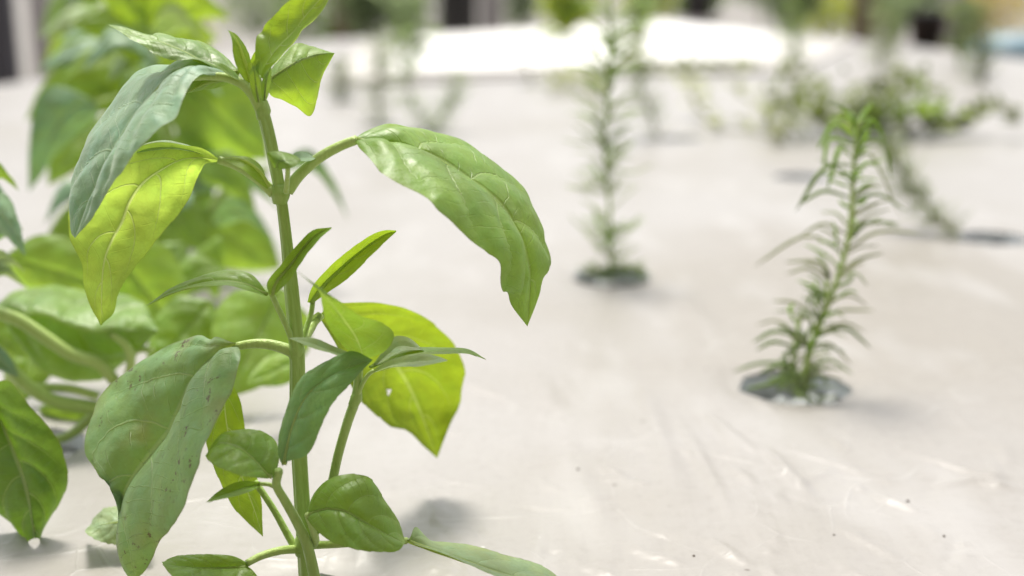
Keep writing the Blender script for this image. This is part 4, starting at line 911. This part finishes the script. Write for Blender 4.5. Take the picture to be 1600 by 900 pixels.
def bushy(label, x, y, htpx, wpx, mats, n, size, seed):
    r_ = random.Random(seed); g_ = on_bed(x, y); Yb = g_[1]; root = empty('bushy_herb', (g_[0], Yb, BED), label, 'herb')
    h = htpx * Yb / F; wd = wpx * Yb / F / 2
    for k in range(5):
        a = r_.uniform(0, 6.28); tip = g_ + np.array([math.cos(a) * wd * .8, math.sin(a) * wd * .8, h * r_.uniform(.7, 1)])
        v_, f_ = tube([g_, (g_ + tip) / 2 + np.array([0, 0, h * .1]), tip], [.0025, .0018, .001], 6); mesh_obj('stem', v_, f_, 'stem', root)
    for m_ in mats:
        pos = []
        for _ in range(n):
            d = Vector((r_.gauss(0, .5), r_.gauss(0, .5), 0)); z = r_.random() ** .7
            pos.append((g_[0] + d.x * wd * (.4 + z), Yb + d.y * wd * (.4 + z), BED + .014 + h * z))
        v_, f_ = small_leaves(pos, size, r_); o_ = mesh_obj('foliage', v_, f_, m_, root, smooth=False); o_['kind'] = 'stuff'
bushy('yellow green bushy herb hanging over the middle of the sunlit patch', 885, 66, 110, 80, ['herb_bright', 'shrub_yellow'], 130, .05, 1)
bushy('pale grey green herb before the left end of the sunlit patch', 640, 100, 110, 70, ['shrub_grey'], 90, .035, 2)
bushy('thin green herb on the sunlit patch right of the middle rosemary', 1000, 78, 90, 34, ['shrub_grey', 'herb_bright'], 50, .035, 3)
bushy('small olive herb at the right far edge of the bed', 1395, 78, 70, 50, ['shrub_grey'], 80, .035, 4)
bushy('dull green herb right of the dark pot at the far edge', 1500, 104, 80, 46, ['shrub_grey', 'herb'], 60, .03, 5)
# ------------------------------------------------------------------ things behind the bed
def box(c, s, mat, parent=None, name='box', bev=0.0):
    bm = bmesh.new(); bmesh.ops.create_cube(bm, size=1.0)
    for v_ in bm.verts: v_.co = Vector((v_.co.x * s[0], v_.co.y * s[1], v_.co.z * s[2]))
    if bev: bmesh.ops.bevel(bm, geom=bm.edges[:], offset=bev, segments=2, affect='EDGES')
    V = [np.array(v_.co) + np.array(c) for v_ in bm.verts]; Fc = [[v_.index for v_ in f_.verts] for f_ in bm.faces]; bm.free()
    return mesh_obj(name, V, Fc, mat, parent, smooth=False)
def post(x, Y, wpx, mat, label, h=2.6):
    X = at_Y(x, 20, Y)[0]; wd = wpx * Y / F
    o = empty('shed_post', (X, Y, 0), label, 'post')
    box((X, Y, .06), (wd * 1.7, wd * 1.7, .12), 'frame', o, 'footing', .01)
    box((X, Y, .12 + h / 2), (wd, wd, h), mat, o, 'shaft', wd * .12)
    box((X, Y, h + .16), (wd * 1.5, wd * 1.5, .08), mat, o, 'cap', .01)
post(64, 4.2, 30, 'post', 'pale post beside the dark panel at the upper left corner')
post(306, 7.5, 18, 'wood', 'thin brown post above the drooping basil leaf')
post(768, 6.6, 36, 'post', 'pale post right of the black bin')
post(1352, 6.4, 34, 'wood', 'dark brown post at the upper right')
post(1488, 6.0, 26, 'post', 'pale post right of the dark plant pot')
post(545, 7.0, 46, 'wood', 'broad dark post right of the basil crown')
def bin_(x, y0, Y, wpx, h, mat, label, z0=0):
    p = at_Y(x, y0, Y); wd = wpx * Y / F / 2
    o = empty('storage_bin', (p[0], Y, z0), label, 'bin')
    v_, f_ = lathe((p[0], Y, z0), [(.001, 0), (wd * .86, 0), (wd * .9, .02), (wd, h - .03), (wd * 1.06, h - .03), (wd * 1.06, h), (wd * .95, h), (wd * .85, .03), (.001, .03)], 24)
    mesh_obj('bin_body', v_, f_, mat, o)
    v_, f_ = lathe((p[0], Y, z0), [(wd * 1.09, h - .015), (wd * 1.09, h + .02), (wd * .6, h + .05), (.001, h + .055)], 24)
    mesh_obj('lid', v_, f_, mat, o)
bin_(716, 20, 6.2, 60, 1.05, 'bin', 'tall black bin behind the sunlit patch')
bin_(1585, 60, 4.6, 120, .72, 'blue', 'grey blue tub at the right edge')
o = empty('dark_panel', (at_Y(8, 60, 3.4)[0], 3.4, 0), 'dark panel at the upper left corner', 'panel')
px0 = at_Y(8, 60, 3.4)[0]
box((px0 - .12, 3.4, .62), (.30, .04, 1.24), 'panel', o, 'board', .006); box((px0 + .02, 3.36, .62), (.03, .03, 1.24), 'panel', o, 'batten', .004)
box((px0 - .12, 3.45, .04), (.34, .30, .08), 'panel', o, 'foot', .01)
def shrub(x, y, Y, wpx, hm, mat, label, seed, zbase=0.0, leaf=.055, pot=True, n=650):
    r_ = random.Random(seed); p = at_Y(x, y, Y); wd = wpx * Y / F / 2
    o = empty('potted_shrub', (p[0], Y, zbase), label, 'shrub', 'shrubs behind the bed')
    ph = .26
    v_, f_ = lathe((p[0], Y, zbase), [(.001, 0), (.10, 0), (.13, ph - .03), (.14, ph - .03), (.14, ph), (.12, ph), (.115, ph - .04)], 20); mesh_obj('pot', v_, f_, 'pot', o)
    v_, f_ = lathe((p[0], Y, zbase), [(.118, ph - .05), (.001, ph - .04)], 20); mesh_obj('soil', v_, f_, 'soil', o)
    cz = p[2]; v_, f_ = tube([(p[0], Y, zbase + ph - .05), (p[0] + .02, Y, (zbase + cz) / 2), (p[0], Y, cz)], [.014, .011, .006], 7); mesh_obj('trunk', v_, f_, 'wood', o)
    pos = []
    for _ in range(n):
        d = Vector((r_.gauss(0, 1), r_.gauss(0, 1), r_.gauss(0, 1))).normalized() * (r_.random() ** .45)
        lump = 1 + .35 * noise.noise((d.x * 2 + seed, d.y * 2, d.z * 2))
        pos.append((p[0] + d.x * wd * lump, Y + d.y * wd * lump, cz + d.z * hm * .5 * lump))
    v_, f_ = small_leaves(pos, leaf, r_); q_ = mesh_obj('foliage', v_, f_, mat, o, smooth=False); q_['kind'] = 'stuff'
shrub(640, 0, 7.4, 110, .5, 'shrub_grey', 'grey green shrub left of the black bin', 1)
shrub(815, -5, 8.4, 80, .5, 'shrub_grey', 'grey green shrub behind the pale post', 2)
shrub(888, 5, 7.0, 85, .36, 'shrub_yellow', 'yellow green shrub over the middle of the sunlit patch', 3)
shrub(1020, -6, 8.5, 90, .4, 'shrub_yellow', 'pale yellow shrub right of the straight rosemary', 4)
shrub(1295, 18, 8.2, 130, .36, 'shrub_yellow', 'low yellow green shrub left of the dark brown post', 5)
shrub(1400, -8, 8.8, 100, .5, 'shrub', 'dark green shrub behind the dark plant pot', 6)
shrub(1550, 10, 8.2, 150, .5, 'shrub_orange', 'yellow orange shrub at the upper right corner', 7)
shrub(480, 20, 8.0, 120, .6, 'shrub', 'dark green shrub behind the basil crown', 8)
shrub(400, 5, 9.0, 140, .5, 'shrub_grey', 'pale grey shrub behind the basil crown at left', 9)
shrub(1190, -22, 9.5, 120, .4, 'shrub_grey', 'grey shrub behind the far end of the bed', 10)
shrub(1090, 4, 6.6, 60, .3, 'shrub', 'small dark shrub over the far corner of the bed', 11)
shrub(230, 0, 6.5, 260, .8, 'shrub_yellow', 'bright yellow green shrub at the upper left', 12, n=700)
shrub(575, 2, 5.8, 90, .4, 'shrub_grey', 'grey green shrub right of the broad dark post', 13)
shrub(1440, -2, 6.8, 120, .36, 'shrub_grey', 'dull shrub above the dark plant pot', 14)
shrub(1240, -6, 6.6, 90, .36, 'shrub_grey', 'dull shrub left of the low yellow green one', 15)
def pot(x, y, Y, wpx, h, label, z0):
    p = at_Y(x, y, Y); wd = wpx * Y / F / 2
    o = empty('plant_pot', (p[0], Y, z0), label, 'plant pot', 'black plant pots behind the bed')
    v_, f_ = lathe((p[0], Y, z0), [(.001, 0), (wd * .72, 0), (wd * .95, h - .03), (wd, h - .03), (wd, h), (wd * .9, h), (wd * .86, h - .03)], 24); mesh_obj('pot_body', v_, f_, 'pot', o)
    v_, f_ = lathe((p[0], Y, z0), [(wd * .88, h - .03), (.001, h - .022)], 24); mesh_obj('soil', v_, f_, 'soil', o)
zt = at_Y(1448, 78, 5.6)[2]
tb = empty('low_bench', (at_Y(1448, 78, 5.6)[0], 5.6, 0), 'low bench under the dark plant pot at right', 'bench')
bx0 = at_Y(1448, 78, 5.6)[0]
box((bx0, 5.6, zt - .02), (.5, .4, .04), 'wood', tb, 'bench_top', .005)
for sx in (-1, 1):
    for sy in (-1, 1): box((bx0 + sx * .22, 5.6 + sy * .17, (zt - .04) / 2), (.05, .05, zt - .04), 'wood', tb, 'leg')
pot(1448, 50, 5.6, 60, .17, 'dark brown plant pot on the low bench at right', zt)
zt2 = at_Y(1090, 28, 5.9)[2]
tb = empty('pedestal', (at_Y(1090, 28, 5.9)[0], 5.9, 0), 'plain stand under the black pot behind the far corner', 'stand')
bx0 = at_Y(1090, 28, 5.9)[0]
box((bx0, 5.9, zt2 / 2), (.10, .10, zt2 - .06), 'post', tb, 'column'); box((bx0, 5.9, .015), (.22, .22, .03), 'post', tb, 'base'); box((bx0, 5.9, zt2 - .015), (.2, .2, .03), 'post', tb, 'plate')
pot(1090, 10, 5.9, 46, .16, 'black plant pot behind the far corner of the bed', zt2)

# added unseen wall of planks: it keeps the low front sky off the plants
wl = empty('added_light_blocker', (0, -1.8, 0), 'added unseen wall of planks behind the viewpoint, blocking light from the front', 'wall')
bm = bmesh.new(); bmesh.ops.create_cube(bm, size=1.0)
for v_ in bm.verts: v_.co = Vector((v_.co.x * .235, v_.co.y * .03, v_.co.z * 2.9))
bmesh.ops.bevel(bm, geom=bm.edges[:], offset=.006, segments=1, affect='EDGES')
pm = bpy.data.meshes.new('added_blocker_plank'); bm.to_mesh(pm); bm.free(); pm.materials.append(M['wood'])
for k in range(30):
    o = bpy.data.objects.new('added_blocker_plank', pm); C.objects.link(o); o.parent = wl; o.location = ((k - 14.5) * .242, rq.uniform(-.006, .006), 1.47)
for z in (.5, 2.4): box((0, -1.85, z), (7.3, .06, .10), 'wood', wl, 'added_blocker_rail', .006)

# soil crumbs on the film
rc = random.Random(44)
for x, y, d_, lb in [(1419, 783, .0006, 'largest dark soil crumb on the film at lower right'), (1303, 838, .00035, 'tiny soil crumb on the film left of the largest one'), (1475, 838, .0004, 'tiny soil crumb on the film below the largest one'),
                     (1084, 873, .0004, 'tiny soil crumb on the film near the bottom edge'), (903, 740, .0005, 'small soil crumb on the bare film right of the shadow')]:
    p = on_bed(x, y); zz = BED + float(bed_height(np.array([p[0]]), np.array([p[1]]))[0])
    bm = bmesh.new(); bmesh.ops.create_icosphere(bm, subdivisions=1, radius=d_)
    for v_ in bm.verts: v_.co = Vector((v_.co.x * rc.uniform(.7, 1.5), v_.co.y * rc.uniform(.7, 1.4), v_.co.z * rc.uniform(.4, .8)))
    V = [np.array(v_.co) + np.array([p[0], p[1], zz + d_ * .35]) for v_ in bm.verts]; Fc = [[v_.index for v_ in f_.verts] for f_ in bm.faces]; bm.free()
    tag(mesh_obj('soil_crumb', V, Fc, 'soil', smooth=False), lb, 'crumb', 'soil crumbs on the film')
